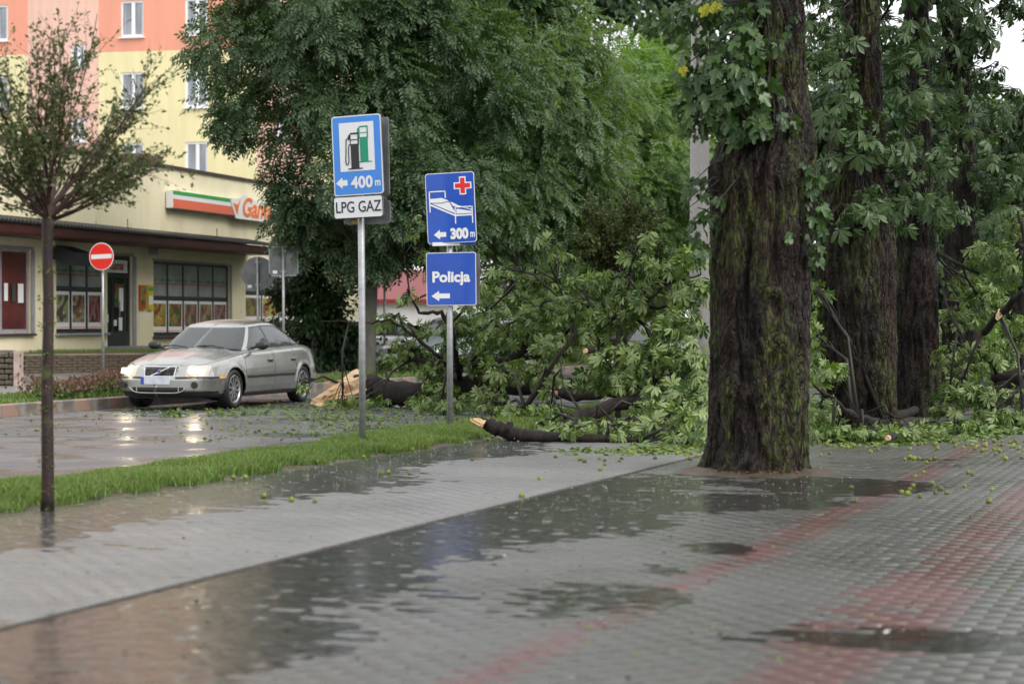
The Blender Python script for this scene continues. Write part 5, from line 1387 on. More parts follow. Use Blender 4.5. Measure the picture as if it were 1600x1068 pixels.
def sgnpow(c, e): return np.sign(c) * np.abs(c) ** e
def make_car(label, paint, loc, heading, lights=False, fine=True, wd=1.83, ht=1.43, tail=.99):
    root = empty('parked_car' if not lights or not fine else 'silver_car', loc, math.atan2(heading[1], heading[0]))
    tag(root, label, 'car', None if fine else 'cars waiting beyond the fallen tree')
    NU, K, KT = (900, 90, 26) if fine else (240, 34, 8)
    hw = wd / 2 - .005
    # plan outline resampled evenly
    th = np.linspace(0, 2 * pi, 6001)[:-1]; e = 2 / 4.6
    px = sgnpow(np.cos(th), e) * 2.41; py = sgnpow(np.sin(th), e)
    seg = np.hypot(np.diff(np.append(px, px[0])), np.diff(np.append(py, py[0])) * hw); s = np.concatenate([[0], np.cumsum(seg)[:-1]]); tot = seg.sum()
    q = np.linspace(0, tot, NU, endpoint=False); ux = np.interp(q, s, px); uy = np.interp(q, s, py)
    zt = np.interp(ux, [-2.41, -2.1, -1.6, -.9, 0, .8, 1.15, 1.5, 2.0, 2.3, 2.41], [tail - .06, tail - .02, tail, .965, .935, .915, .885, .845, .775, .725, .70])
    zb = np.interp(np.abs(ux), [0, 1.9, 2.41], [.19, .19, .21])
    kk = np.linspace(0, 1, K)
    insY = np.interp(kk, [0, .06, .22, .5, .62, .74, .84, .91, .96, 1], [.075, .045, .012, .0, .006, .018, .030, .05, .085, .135])
    insX = np.interp(kk, [0, .06, .22, .55, .62, .75, .88, .95, 1], [.09, .05, .0, .0, .03, .07, .115, .16, .24])
    V = np.zeros((NU, K + KT, 3))
    fx = 1 - np.clip((2.41 - np.abs(ux)) / .9, 0, 1)
    for k in range(K):
        V[:, k, 0] = ux * (1 - insX[k] / 2.41); V[:, k, 1] = uy * (hw - insY[k]); V[:, k, 2] = zb + (zt - zb) * kk[k]
    # bumper stands a little proud below z=.54 at both ends; wheel arch lips
    zz = V[:, :, 2]
    prd = .028 * np.clip((.535 - zz) / .01, 0, 1) * (np.abs(ux)[:, None] > 1.95) * np.clip((np.abs(ux)[:, None] - 1.95) / .12, 0, 1)
    V[:, :, 0] += np.sign(ux)[:, None] * prd * (np.abs(uy)[:, None] < .97)
    V[:, :, 1] += np.sign(uy)[:, None] * prd * .5
    for ax in (1.46, -1.33):
        dist = np.hypot(V[:, :K, 0] - ax, V[:, :K, 2] - .31)
        V[:, :K, 1] += np.sign(uy)[:, None] * .016 * np.exp(-((dist - .37) / .045) ** 2) * (np.abs(uy)[:, None] > .8)
    # top deck, closing to the centre line
    for k in range(KT):
        f = (k + 1) / KT; g_ = 1 - (1 - f) ** 1.0
        V[:, K + k, 0] = V[:, K - 1, 0]; V[:, K + k, 1] = V[:, K - 1, 1] * (1 - f)
        cr = np.interp(ux, [-2.41, -1.8, -.5, 1.0, 1.6, 2.2, 2.41], [.01, .035, .03, .075, .07, .045, .02])
        a = np.abs(V[:, K + k, 1]) / (hw)
        ridge = .012 * np.exp(-((a - (.30 + .28 * np.clip((2.2 - ux) / 1.3, 0, 1))) / .07) ** 2) * (ux > .8)
        V[:, K + k, 2] = zt + cr * (1 - (1 - f) ** 2) + ridge
    KA = K + KT
    i, j = np.meshgrid(np.arange(NU), np.arange(KA - 1), indexing='ij')
    a = (i * KA + j).ravel(); b = (((i + 1) % NU) * KA + j).ravel()
    F = np.stack([a, b, b + 1, a + 1], 1); VV = V.reshape(-1, 3); C = VV[F].mean(1); jj = j.ravel()
    x, y, z = C.T; ay = np.abs(y)
    cls = np.zeros(len(F), int)   # 0 body
    side = jj < K - 1
    for ax in (1.46, -1.33):
        cls[side & (np.hypot(x - ax, z - .31) < .352) & (ay > .5)] = -1
    fr = side & (x > 1.75)
    zt_f = .70
    cls[side & (z < .255) & (cls == 0) & (np.abs(x) < 1.9)] = 2
    cls[side & (z < .30) & (cls == 0) & (x > 1.9)] = 2
    cls[fr & (z > .535) & (z < .70 - .0 * ay) & (ay > .43) & (x > 2.03) & (z < .715 - (x < 2.2) * .0)] = 3
    cls[fr & (cls == 3) & (((ay > .735)))] = 4
    cls[fr & (z > .535) & (z < .680) & (ay < .285 - (.68 - z) * .25) & (x > 2.1)] = 5
    cls[fr & (z > .493) & (z < .53) & (ay > .29) & (x > 1.80)] = 2
    cls[fr & (z > .30) & (z < .365) & (ay < .44)] = 2
    cls[side & (x > 1.80) & (x < 1.93) & (z > .497) & (z < .527) & (ay > .7)] = 6
    cls[side & (z > .475) & (z < .52) & (x > -.93) & (x < 1.05) & (ay > .7) & (cls == 0)] = 2
    rear = side & (x < -1.9)
    cls[rear & (z > .63) & (z < .92) & (ay > .46) & (x < -2.08)] = 7
    cls[rear & (z > .50) & (z < .54)] = 2
    sm = .0075 if fine else .012
    seam = side & (z > .26) & (z < 5) & ((np.abs(x - 1.08 + (z - .5) * .05) < sm) | (np.abs(x + .06) < sm) | ((np.abs(x + .98 - .25 * np.clip(z - .62, 0, 1) + .0) < sm) & (z > .62)))
    cls[seam & (cls == 0) & (ay > .6)] = 8
    # bonnet shut line
    top = jj >= K - 1
    cls[side & (cls == 0) & (x > 1.0) & (x < 2.28) & (jj == K - 4) & (ay > .3)] = 8
    inside = top & (x < .80) & (x > -1.62) & (ay < .66)
    cls[inside] = 9
    mats_ = {0: ('body', paint), 2: ('black_trim', m_trim), 3: ('headlight', m_lampring if lights else m_lampoff), 4: ('indicator', m_lampoff), 5: ('grille', m_grille), 6: ('side_marker', m_amber), 7: ('tail_light', m_tail), 8: ('shut_lines', m_seam), 9: ('cabin_floor', m_inter)}
    me0 = npmesh('norm', VV, F, smooth=True)
    def sub(mask, name, m, VV=VV, F=F, smooth=True):
        if not mask.any(): return
        f = F[mask]; u, inv = np.unique(f, return_inverse=True)
        return link(name, npmesh(name, VV[u], inv.reshape(f.shape), smooth=smooth), root, m)
    for c, (nm, m) in mats_.items():
        if c in (3, 4, 6, 7):
            for sg_ in (-1, 1): sub((cls == c) & (y * sg_ > 0), nm, m)
        else: sub(cls == c, nm, m)
    bpy.data.meshes.remove(me0)
    # greenhouse
    NG, KG, KR = (700, 60, 16) if fine else (200, 20, 6)
    e = 2 / 6.0
    pxg = sgnpow(np.cos(th), e); pyg = sgnpow(np.sin(th), e)
    seg = np.hypot(np.diff(np.append(pxg, pxg[0])) * 1.2, np.diff(np.append(pyg, pyg[0])) * .7); s = np.concatenate([[0], np.cumsum(seg)[:-1]]); q = np.linspace(0, seg.sum(), NG, endpoint=False)
    gx = np.interp(q, s, pxg); gy = np.interp(q, s, pyg)
    zbg = np.where(np.abs(gx) < .97, .925, .925) + np.interp(gx, [-1, -.6, 0, .9, 1], [.055, .035, .005, -.005, .015]) + .02 * (1 - np.abs(gy)) * (gx > .5)
    G = np.zeros((NG, KG + KR, 3)); roof = ht - .065
    ROOFC = .055 * np.abs(gx) ** 2.2 + .03 * (gx < -.3) * np.abs(gx) ** 2
    for k in range(KG):
        w_ = k / (KG - 1)
        mid = -.43 + (.05) * w_; A_ = 1.43 - (1.43 - .70) * (w_ ** .94); RS = np.where(gx < 0, .865 + .10 * w_, 1.0); B_ = (hw - .115) - (.225) * w_ ** 1.25
        G[:, k, 0] = mid + gx * A_ * RS; G[:, k, 1] = gy * B_
        G[:, k, 2] = zbg + (roof - zbg - ROOFC) * (w_ ** .92)
    for k in range(KR):
        f = (k + 1) / KR; sc_ = 1 - f
        G[:, KG + k, 0] = -.38 + gx * .70 * sc_ * np.where(gx < 0, .965, 1.0); G[:, KG + k, 1] = G[:, KG - 1, 1] * sc_
        G[:, KG + k, 2] = roof - ROOFC * sc_ ** 1.6 + .066 * (1 - sc_ ** 2.2)
    KA = KG + KR
    i, j = np.meshgrid(np.arange(NG), np.arange(KA - 1), indexing='ij')
    a = (i * KA + j).ravel(); b = (((i + 1) % NG) * KA + j).ravel()
    F2 = np.stack([a, b, b + 1, a + 1], 1); V2 = G.reshape(-1, 3); C = V2[F2].mean(1); x, y, z = C.T; ay = np.abs(y)
    w_ = j.ravel() / (KG - 1); cx = gx[i.ravel()]; cy = np.abs(gy[i.ravel()]); wall = j.ravel() < KG - 1
    c2 = np.zeros(len(F2), int)
    front = wall & (cx > .9) & (cy < .90); rr = wall & (cx < -.9) & (cy < .86); sd = wall & (cy > .93)
    c2[front & (w_ > .015) & (w_ < .93)] = 1; c2[front & (w_ > .90) & (w_ < .93)] = 3
    c2[rr & (w_ > .12) & (w_ < .92)] = 2
    c2[front & (w_ <= .03)] = 3
    so = sd & (w_ > .035) & (w_ < .90) & (cx < .90) & (cx > -.86)
    c2[so] = 3
    si = sd & (w_ > .075) & (w_ < .86) & (cx < .87) & (cx > -.82) & ~(np.abs(x + .08) < .035) & ~((np.abs(x + 1.02 + .28 * (1 - w_) * 0 ) < .022))
    c2[si] = 4
    for c, (nm, m) in {0: ('roof_and_pillars', paint), 1: ('windscreen', m_cglass), 2: ('rear_window', m_cglass2), 3: ('window_trim', m_trim)}.items():
        sub(c2 == c, nm, m, V2, F2)
    for sg_ in (-1, 1):
        for lo, hi in ((-.08, 9), (-1.02, -.08), (-9, -1.02)):
            sub((c2 == 4) & (y * sg_ > 0) & (x > lo) & (x < hi), 'side_window', m_cglass2, V2, F2)
    # underbody and wheels
    MB().box((0.05, 0, .34), (4.0, 1.22, .34)).box((0.05, 0, .24), (2.0, 1.6, .12)).build('underbody', m_trim, root)
    tw = 0
    def wheel(xw, sg_, steer=0.0):
        wr = bpy.data.objects.new('wheel', None); col.objects.link(wr); wr.parent = root; wr.location = (xw, sg_ * .775, .315); wr.rotation_euler = (0, 0, steer + (pi if sg_ < 0 else 0))
        # lathe about y, outer face at +y
        def lathe(prof, n, name, m):
            Vv = []; Ff = []
            for (y_, r_) in prof:
                for k in range(n):
                    t = 2 * pi * k / n; Vv.append((r_ * cos(t), y_, r_ * sin(t)))
            for a_ in range(len(prof) - 1):
                for k in range(n):
                    k2 = (k + 1) % n; Ff.append((a_ * n + k, (a_ + 1) * n + k, (a_ + 1) * n + k2, a_ * n + k2))
            me = bpy.data.meshes.new(name); me.from_pydata(Vv, [], Ff); return link(name, me, wr, m, smooth=True)
        n = 48 if fine else 20
        lathe([(-.10, .20), (-.105, .27), (-.095, .305), (-.06, .316), (.06, .316), (.095, .305), (.108, .275), (.10, .228), (.085, .222)], n, 'tyre', m_rubber)
        lathe([(.085, .224), (.098, .222), (.095, .208), (.04, .200), (.03, .05), (.05, .0)], n, 'rim_dish', m_trim)
        sp = MB()
        lathe([(.097, .224), (.102, .218), (.09, .203), (.06, .200)], n, 'rim', m_alloy)
        for k in range(10):
            t = 2 * pi * k / 10 + .2
            R_ = Matrix.Rotation(-t, 3, 'Y')
            sp.box(tuple(R_ @ Vector((.13, .076, 0))), (.16, .02, .030), R=R_)
        sp.tube([(0, .04, 0), (0, .092, 0)], [.055, .042], 14)
        sp.build('spokes', m_alloy, wr)
    for xw in (1.46, -1.33):
        for sg_ in (-1, 1): wheel(xw, sg_)
    # small fittings
    for sg_ in (-1, 1):
        mr = MB()
        n = 12; Vv = []; Ff = []
        for a_ in range(7):
            ph = -pi / 2 + pi * a_ / 6
            for k in range(n):
                t = 2 * pi * k / n
                Vv.append((.62 + .075 * cos(ph) * sgnpow(np.array(cos(t)), .8), sg_ * (hw + .06) + .115 * sin(ph) * 1.0, 1.0 + .072 * cos(ph) * sgnpow(np.array(sin(t)), .8)))
        for a_ in range(6):
            for k in range(n):
                k2 = (k + 1) % n; Ff.append((a_ * n + k, a_ * n + k2, (a_ + 1) * n + k2, (a_ + 1) * n + k))
        mr.add(Vv, Ff); mr.tube([(.64, sg_ * (hw - .13), .95), (.63, sg_ * (hw + .0), .985)], .028, 6)
        mr.build('wing_mirror', m_trim, root, smooth=True)
        if fine:
            for xh in (.10, -.86):
                MB().box((xh, sg_ * (hw + .004), .765), (.17, .03, .028), bev=.008).build('door_handle', paint, root)
                MB().box((xh, sg_ * (hw - .008), .742), (.14, .012, .04)).build('handle_recess', m_seam, root)
    # seats
    for xs_, ys in ((.05, .36), (.05, -.36), (-.95, .36), (-.95, -.36)):
        st = MB().box((xs_ - .1, ys, 1.0), (.14, .46, .16), bev=.04); st.box((xs_ - .13, ys, 1.15), (.09, .25, .16), bev=.03); st.build('seat', m_seat, root)
    MB().box((.62, 0, .965), (.3, 1.25, .05), bev=.02).build('dashboard', m_inter, root)
    if not fine:
        if lights:
            for sg_ in (-1, 1): MB().tube([(2.30, sg_ * .60, .625), (2.40, sg_ * .60, .62)], [.05, .055], 14).build('headlamp', m_lamp, root)
            for sg_ in (-1, 1): MB().tube([(2.38, sg_ * .60, .625), (2.41, sg_ * .60, .62)], [.02, .018], 10).build('headlamp_bulb', m_glint, root)
        return root
    # number plate, grille bar and round badge, bumper lip, wipers, lamps
    XF = 2.41 + .03
    MB().box((XF + .012, 0, .468), (.016, .46, .112)).build('number_plate', m_plate, root)
    MB().box((XF + .0215, -.245, .468), (.008, .05, .112)).build('plate_strip', m_eu, root)
    # bar runs from lower (car's) right to upper left as seen from the front
    gb = MB(); gb.tube([(2.372, -.15, .54), (2.345, .17, .678)], .010, 6); gb.build('grille_bar', m_chrome, root)
    MB().tube([(2.37, 0.01, .607), (2.39, 0.01, .607)], .030, 20).build('round_badge', m_chrome, root)
    MB().tube([(2.388, 0.01, .607), (2.396, 0.01, .607)], .021, 20).build('badge_centre', m_eu, root)
    gf = MB()
    for (pa, pb) in (((-.28, .683), (.28, .683)), ((-.25, .533), (.25, .533)), ((-.28, .683), (-.25, .533)), ((.28, .683), (.25, .533))):
        gf.tube([(2.372 - (pa[1] - .53) * .25, pa[0], pa[1]), (2.372 - (pb[1] - .53) * .25, pb[0], pb[1])], .010, 6)
    gf.build('grille_surround', m_chrome, root)
    lip = MB(); lp_ = []
    for k in range(25):
        y_ = -.50 + 1.0 * k / 24
        x_ = 2.41 * (1 - (abs(y_) / hw) ** 4.6) ** (1 / 4.6) + .035
        lp_.append((x_, y_, .31 - .035 * (1 - (abs(y_) / .5) ** 6) * 1 + .06 * (abs(y_) / .5) ** 8))
    lip.tube(lp_, .010, 6); lip.build('bumper_lip', paint, root)
    for y_ in (-.36, .36): MB().tube([(2.43, y_, .30), (2.43, y_, .37)], .01, 6).build('intake_bar', m_alloy, root)
    for sg_ in (-1, 1):
        # twin lamp inside the headlight unit
        yy = .585 * sg_
        MB().box((2.327, yy, .618), (.03, .19, .10), R=Matrix.Rotation(-sg_ * RAD(-7), 3, 'Z') @ Matrix.Rotation(RAD(-18), 3, 'Y'), bev=.012).build('headlamp', m_lamp, root)
        MB().tube([(2.335, yy, .612), (2.352, yy, .610)], [.042, .036], 14).build('headlamp_bulb', m_bulb, root)
        MB().tube([(2.375, sg_ * .62, .40), (2.415, sg_ * .62, .40)], [.05, .055], 14).build('fog_lamp', m_trim, root)
    wp = MB()
    for (y0, y1) in ((-.15, -.66), (.50, -.05)):
        wp.tube([(1.06, y0, .965), (.975, (y0 + y1) / 2, 1.0), (.93, y1, .99)], .011, 5)
    wp.build('wipers', m_trim, root)
    sw_ = MB(); 
    sw_.tube([(.42 , .36 + .18 * cos(t), 1.02 + .15 * sin(t)) for t in np.linspace(0, 2 * pi, 20)], .012, 5, cap=False); sw_.build('steering_wheel', m_trim, root)
    return root
m_silver = paintmat('champagne_silver_paint', (0.39, 0.39, 0.365), .8, .26)
hd = np.array([-.81, -2.67]); hd /= np.hypot(*hd)
left = np.array([-hd[1], hd[0]])       # the car's own left side
fw = np.array([-4.43, 31.8]) - left * .87
cc_ = fw - hd * 1.46
make_car('wet champagne silver saloon with lit headlamps driving past the fallen tree', m_silver, (cc_[0], cc_[1], -0.012), hd, True, True)
m_white = paintmat('white_car_paint', (0.62, 0.64, 0.66), .0, .3); m_sb = paintmat('pale_blue_car_paint', (0.40, 0.46, 0.50), .4, .3); m_dk = paintmat('dark_grey_car_paint', (0.10, 0.105, 0.11), .5, .3)
make_car('white car parked behind the ash trunk, only its roof and windows in view', m_white, (at(613, 500, 52).x, 52, .05), (.97, -.2), False, False)
make_car('pale blue grey car half hidden behind the post of the police sign', m_sb, (at(712, 500, 50).x, 50, .05), (-.6, -.8), False, False, ht=1.5)
xh = at(998, 500, 40).x
make_car('dark car with one bright headlight glinting through the fallen leaves', m_dk, (xh + .75, 42.6, 0), (-.35, -.94), True, False)
# ------------------------------------------------------------------ fallen boughs
GF = 'broken boughs lying where the storm threw them'
def bough(label, limbs, clumps, root_px, seed, limit=300, size=.27, splinter=None, cat='fallen branch', stretch=1.0, ymin=None, fo=.0, dens=1.6):
    """limbs: [(points (px,py,Y), radii)], clumps: (px,py,Y,rx_px,rz_px,n)"""
    random.seed(seed)
    r0 = at(*root_px); r0.z = 0; org = Vector((r0.x, r0.y, 0))
    root = empty('fallen_bough', org); tag(root, label, cat, GF)
    allp = []
    for pts, rad in limbs:
        P = [at(*p) for p in pts]
        # resample with bends
        Q = []; Rr = []
        for k in range(len(P) - 1):
            for q in range(5):
                f = q / 5; p_ = P[k].lerp(P[k + 1], f)
                Q.append(p_ + Vector((0, random.gauss(0, .02), random.gauss(0, .012)))); Rr.append(rad[k] * (1 - f) + rad[k + 1] * f)
        Q.append(P[-1]); Rr.append(rad[-1])
        for p_, r_ in zip(Q, Rr): p_.z = max(p_.z, r_ * 0.8)
        mb = MB(); big = rad[0] > .1
        n = 26 if big else 12
        mb.tube([q - org for q in Q], [r * (1 + .06 * random.gauss(0, 1)) for r in Rr], n)
        o = mb.build('limb', m_limb, root, smooth=True)
        v = np.array(mb.v); d = fbm(v[:, 0] * 9, v[:, 1] * 9, v[:, 2] * 9, 3)[:, None] * Rr[0] * .22
        ctr = np.repeat(np.array([list(q - org) for q in Q]), n, 0)
        nv = v - ctr; v2 = v + nv / (np.linalg.norm(nv, axis=1, keepdims=True) + 1e-6) * d
        o.data.vertices.foreach_set('co', v2.astype(np.float32).ravel()); o.data.update()
        allp += [(q, r) for q, r in zip(Q, Rr)]
    tw = MB()
    pl = Placer(CH_HI, m_ch_o, CH_LO, m_ch, root, limit, tuple(org))
    for (px, py, Y, rx, rz, n) in clumps:
        c = at(px, py, Y); k = Y / FPX
        c.z = max(c.z, .12)
        R_ = (rx * k, max(.30, (rx + rz) / 2 * k * 1.25), rz * k)
        n_ = int(n * dens)
        P, Fm, S = clump(c, R_, n_, size * .80, .85 + fo, .40, .55, .12)
        P[:, 2] = np.maximum(P[:, 2], .07 + rng.random(n_) * .08)
        pl.add(P, Fm, S)
        # the branch that feeds this clump and its twigs
        q, r = min(allp, key=lambda a: (a[0] - c).length + random.random() * .3)
        m1 = q.lerp(c, .5) + Vector((random.gauss(0, .08), random.gauss(0, .08), .10 + random.random() * .12))
        tw.tube([q - org, m1 - org, c - org], [min(r * .7, .035), .02, .011], 7)
        for z in range(8):
            e = Vector(P[random.randrange(n_)]); s = m1.lerp(c, random.uniform(.2, 1))
            mm = s.lerp(e, .5) + Vector((random.gauss(0, .03), random.gauss(0, .03), .05))
            tw.tube([s - org, mm - org, e - org], [.011, .008, .004], 5)
    tag(tw.build('twigs', m_twig, root, smooth=True), kind='stuff')
    pl.finish()
    # torn wood at the broken end
    if splinter:
        a, b, rr, n, spread = splinter
        A = at(*a) - org; B = at(*b) - org; ax = (B - A); L = ax.length; ax.normalize(); sd = ax.orthogonal().normalized(); s2_ = ax.cross(sd)
        mb = MB()
        m_ = 22; NS = 14; vs = []; fs = []
        for i in range(NS + 1):
            f = i / NS
            for k in range(m_):
                t = 2 * pi * k / m_
                low = .5 - .5 * sin(t)                       # the underside is torn longest
                ln = (.45 + .55 * (.5 + .5 * float(vnoise(t * 1.9, seed, 0)))) * L
                env = math.sqrt(max(0.0, 1 - (f) ** 2.2)) if f < 1 else 0
                q = rr * (.25 + .75 * env) * (1 + .34 * float(vnoise(cos(t) * 5, sin(t) * 5, f * 1.6 + seed))) * (1 if f < 1 else .05)
                vs.append(A + ax * (-.05 + (ln + .05) * f) + (sd * cos(t) + s2_ * sin(t)) * q * (1.0 - .25 * f) + Vector((0, 0, -rr * .5 * f)))
        for i in range(NS):
            for k in range(m_):
                k2 = (k + 1) % m_; fs.append((i * m_ + k, i * m_ + k2, (i + 1) * m_ + k2, (i + 1) * m_ + k))
        mb.add(vs, fs)
        for k in range(n // 3):
            t = random.random() * 2 * pi; r = rr * math.sqrt(random.random()) * .85
            off = sd * cos(t) * r + s2_ * sin(t) * r
            l = L * random.uniform(.35, 1.0) * (1.0 if off.z < 0 else .75)
            w_ = rr * random.uniform(.16, .30)
            s0 = A + off - ax * .06
            mb.tube([s0, s0 + ax * l * .55 + Vector((0, 0, random.gauss(0, .01))), s0 + ax * l + off * spread], [w_, w_ * .7, w_ * .08], 5)
        mb.build('splintered_end', m_wood, root)
    return root

# A: the big limb across the road, torn end towards the car
bough('largest broken limb across the road, its torn pale end beside the silver car',
      [([(546, 606, 33), (575, 606, 33), (605, 614, 32.8), (650, 616, 32.3), (720, 606, 31.8), (785, 598, 31.2), (900, 604, 30.5), (1000, 600, 30)], [.215, .215, .20, .18, .17, .16, .13, .08]),
       ([(785, 600, 31.2), (800, 565, 31), (822, 545, 30.7), (815, 525, 30.5)], [.13, .10, .07, .03]),
       ([(720, 606, 31.8), (706, 512, 30.5), (690, 488, 30.4), (655, 488, 30.2), (640, 460, 30), (632, 400, 30)], [.05, .035, .035, .02, .012, .006]),
       ([(640, 560, 32), (700, 572, 31.5), (780, 566, 31), (860, 552, 31)], [.035, .045, .05, .03]),
       ([(500, 500, 31.5), (575, 505, 31.5), (610, 498, 31.5), (640, 520, 31.6), (690, 560, 31.6)], [.008, .014, .02, .026, .03]),
       ([(620, 480, 32), (690, 452, 31), (780, 430, 30.5), (835, 435, 30)], [.01, .02, .02, .01])],
      [(720, 505, 31, 30, 22, 40), (742, 470, 30.5, 24, 18, 28), (672, 560, 32.2, 34, 22, 44), (705, 590, 32, 36, 20, 44), (765, 540, 31.8, 36, 26, 50), (634, 566, 33.0, 26, 14, 26), (800, 545, 31.5, 36, 26, 44), (606, 566, 33.4, 24, 14, 22), (640, 545, 32, 34, 22, 44), (676, 584, 31.5, 30, 20, 44), (655, 642, 31, 28, 13, 26), (700, 548, 32, 34, 24, 44), (690, 612, 31, 34, 20, 44), (745, 570, 31.5, 40, 26, 60),
       (760, 620, 30.5, 42, 20, 50), (690, 645, 30, 44, 14, 40), (820, 520, 31, 44, 30, 70), (790, 470, 31, 40, 26, 56), (760, 450, 30.5, 26, 20, 30), (850, 460, 31, 42, 24, 56), (870, 500, 31, 44, 26, 60), (900, 545, 31, 44, 28, 60), (835, 580, 30.5, 44, 24, 60),
       (610, 500, 31.8, 22, 14, 14), (655, 515, 31.8, 26, 16, 26), (650, 355, 30, 16, 22, 8), (655, 400, 30, 14, 14, 5), (640, 465, 30, 16, 12, 8), (730, 520, 31, 34, 26, 44), (535, 646, 31.2, 34, 6, 12), (470, 602, 32.4, 10, 7, 6), (585, 642, 31.2, 36, 6, 14)],
      (640, 620, 32), 11, size=.27, splinter=((560, 604, 33), (484, 620, 32.5), .25, 40, .25))
# D/E: boughs over the verge
bough('tall heap of leafy boughs on the verge left of the nearest trunk',
      [([(884, 661, 24.6), (940, 640, 24.9), (985, 628, 25.2), (1020, 612, 25.6)], [.085, .085, .08, .05]),
       ([(960, 672, 24), (1000, 660, 24.2), (1040, 648, 24.4), (1085, 648, 24.6)], [.075, .06, .055, .035]),
       ([(1000, 600, 26), (990, 560, 26), (960, 500, 26.3), (985, 440, 26.3)], [.05, .035, .025, .012]),
       ([(1060, 480, 26), (1010, 480, 26), (985, 440, 26), (960, 400, 26.2)], [.02, .02, .014, .008]),
       ([(1095, 430, 25.5), (1040, 445, 25.7), (1000, 480, 26)], [.012, .018, .02]),
       ([(930, 520, 26.5), (980, 490, 26.5), (1010, 510, 26.5), (1030, 560, 26)], [.012, .02, .03, .04])],
      [(955, 440, 26.5, 32, 20, 32), (995, 400, 26.2, 34, 16, 26), (1045, 425, 25.8, 40, 22, 44), (1080, 455, 25.6, 30, 26, 38), (1000, 470, 26.2, 44, 26, 62), (1060, 505, 25.4, 44, 28, 62), (955, 500, 26.5, 40, 26, 56), (1080, 560, 25, 34, 30, 52),
       (1020, 555, 25.4, 44, 30, 66), (965, 560, 26, 36, 28, 52), (930, 590, 26.5, 36, 22, 44), (1045, 615, 24.8, 44, 24, 60), (905, 440, 27, 30, 18, 26), (875, 400, 27.5, 24, 10, 12), (1015, 375, 26, 18, 16, 10), (900, 480, 27.5, 36, 24, 44), (1085, 400, 25.3, 22, 20, 16), (1090, 610, 24.4, 24, 30, 30), (985, 600, 25.4, 34, 20, 36)],
      (1000, 650, 25), 12, size=.29)
# second layer behind
bough('middle of the leafy tangle between the police sign and the young tree',
      [([(865, 612, 27.6), (900, 618, 27.6), (960, 612, 27.8), (1050, 590, 28)], [.085, .085, .07, .04]),
       ([(820, 640, 28), (870, 560, 28), (900, 520, 28.3), (870, 440, 28.5)], [.04, .035, .025, .01])],
      [(780, 520, 29.5, 40, 26, 56), (835, 440, 29, 34, 20, 40), (790, 420, 29, 24, 12, 14), (870, 540, 28.6, 44, 28, 60), (920, 510, 28.6, 40, 28, 52), (860, 600, 28, 34, 16, 26), (790, 580, 29, 38, 24, 48), (920, 460, 28.6, 34, 22, 36), (900, 410, 29, 26, 12, 14), (960, 430, 28.6, 36, 22, 36), (860, 380, 28.6, 26, 7, 9), (820, 640, 28, 44, 14, 36), (770, 640, 29, 34, 10, 22), (830, 490, 28.8, 40, 26, 52), (760, 490, 29.8, 26, 22, 26), (1030, 480, 28.5, 40, 30, 40), (1030, 560, 28.5, 40, 30, 40)],
      (880, 640, 28), 13, limit=280, size=.27, splinter=((872, 612, 27.6), (858, 606, 27.5), .075, 9, .2))
# B: limb with its foot in the puddle
bough('dark bare limb with reddish torn tip lying in the puddle at the grass edge',
      [([(743, 655, 23.4), (756, 662, 23.4), (775, 669, 23.3), (800, 678, 23.2), (835, 689, 23.0), (880, 692, 22.9), (950, 697, 22.8), (1010, 700, 22.7)], [.03, .06, .085, .085, .07, .06, .05, .03]),
       ([(795, 675, 23.2), (797, 662, 23.2)], [.05, .035]),
       ([(940, 640, 24), (985, 690, 23.2), (1015, 706, 22.8)], [.02, .02, .012]),
       ([(890, 690, 23), (905, 640, 24), (880, 600, 24.5), (875, 560, 24.8)], [.03, .018, .012, .006])],
      [(890, 668, 24, 30, 14, 26), (930, 672, 23.8, 34, 16, 34), (985, 668, 23.6, 36, 18, 36), (1040, 668, 23.2, 36, 22, 40), (1080, 650, 22.8, 24, 28, 30), (1065, 695, 22.2, 32, 12, 26), (860, 640, 25, 34, 14, 26), (1010, 640, 24, 30, 18, 30), (1090, 690, 21.8, 18, 14, 12), (900, 700, 22.9, 30, 6, 12), (850, 668, 24, 16, 8, 8), (970, 700, 22.8, 30, 6, 12)],
      (880, 692, 23), 14, limit=300, size=.28, splinter=((750, 659, 23.3), (734, 648, 23.3), .055, 9, .3))
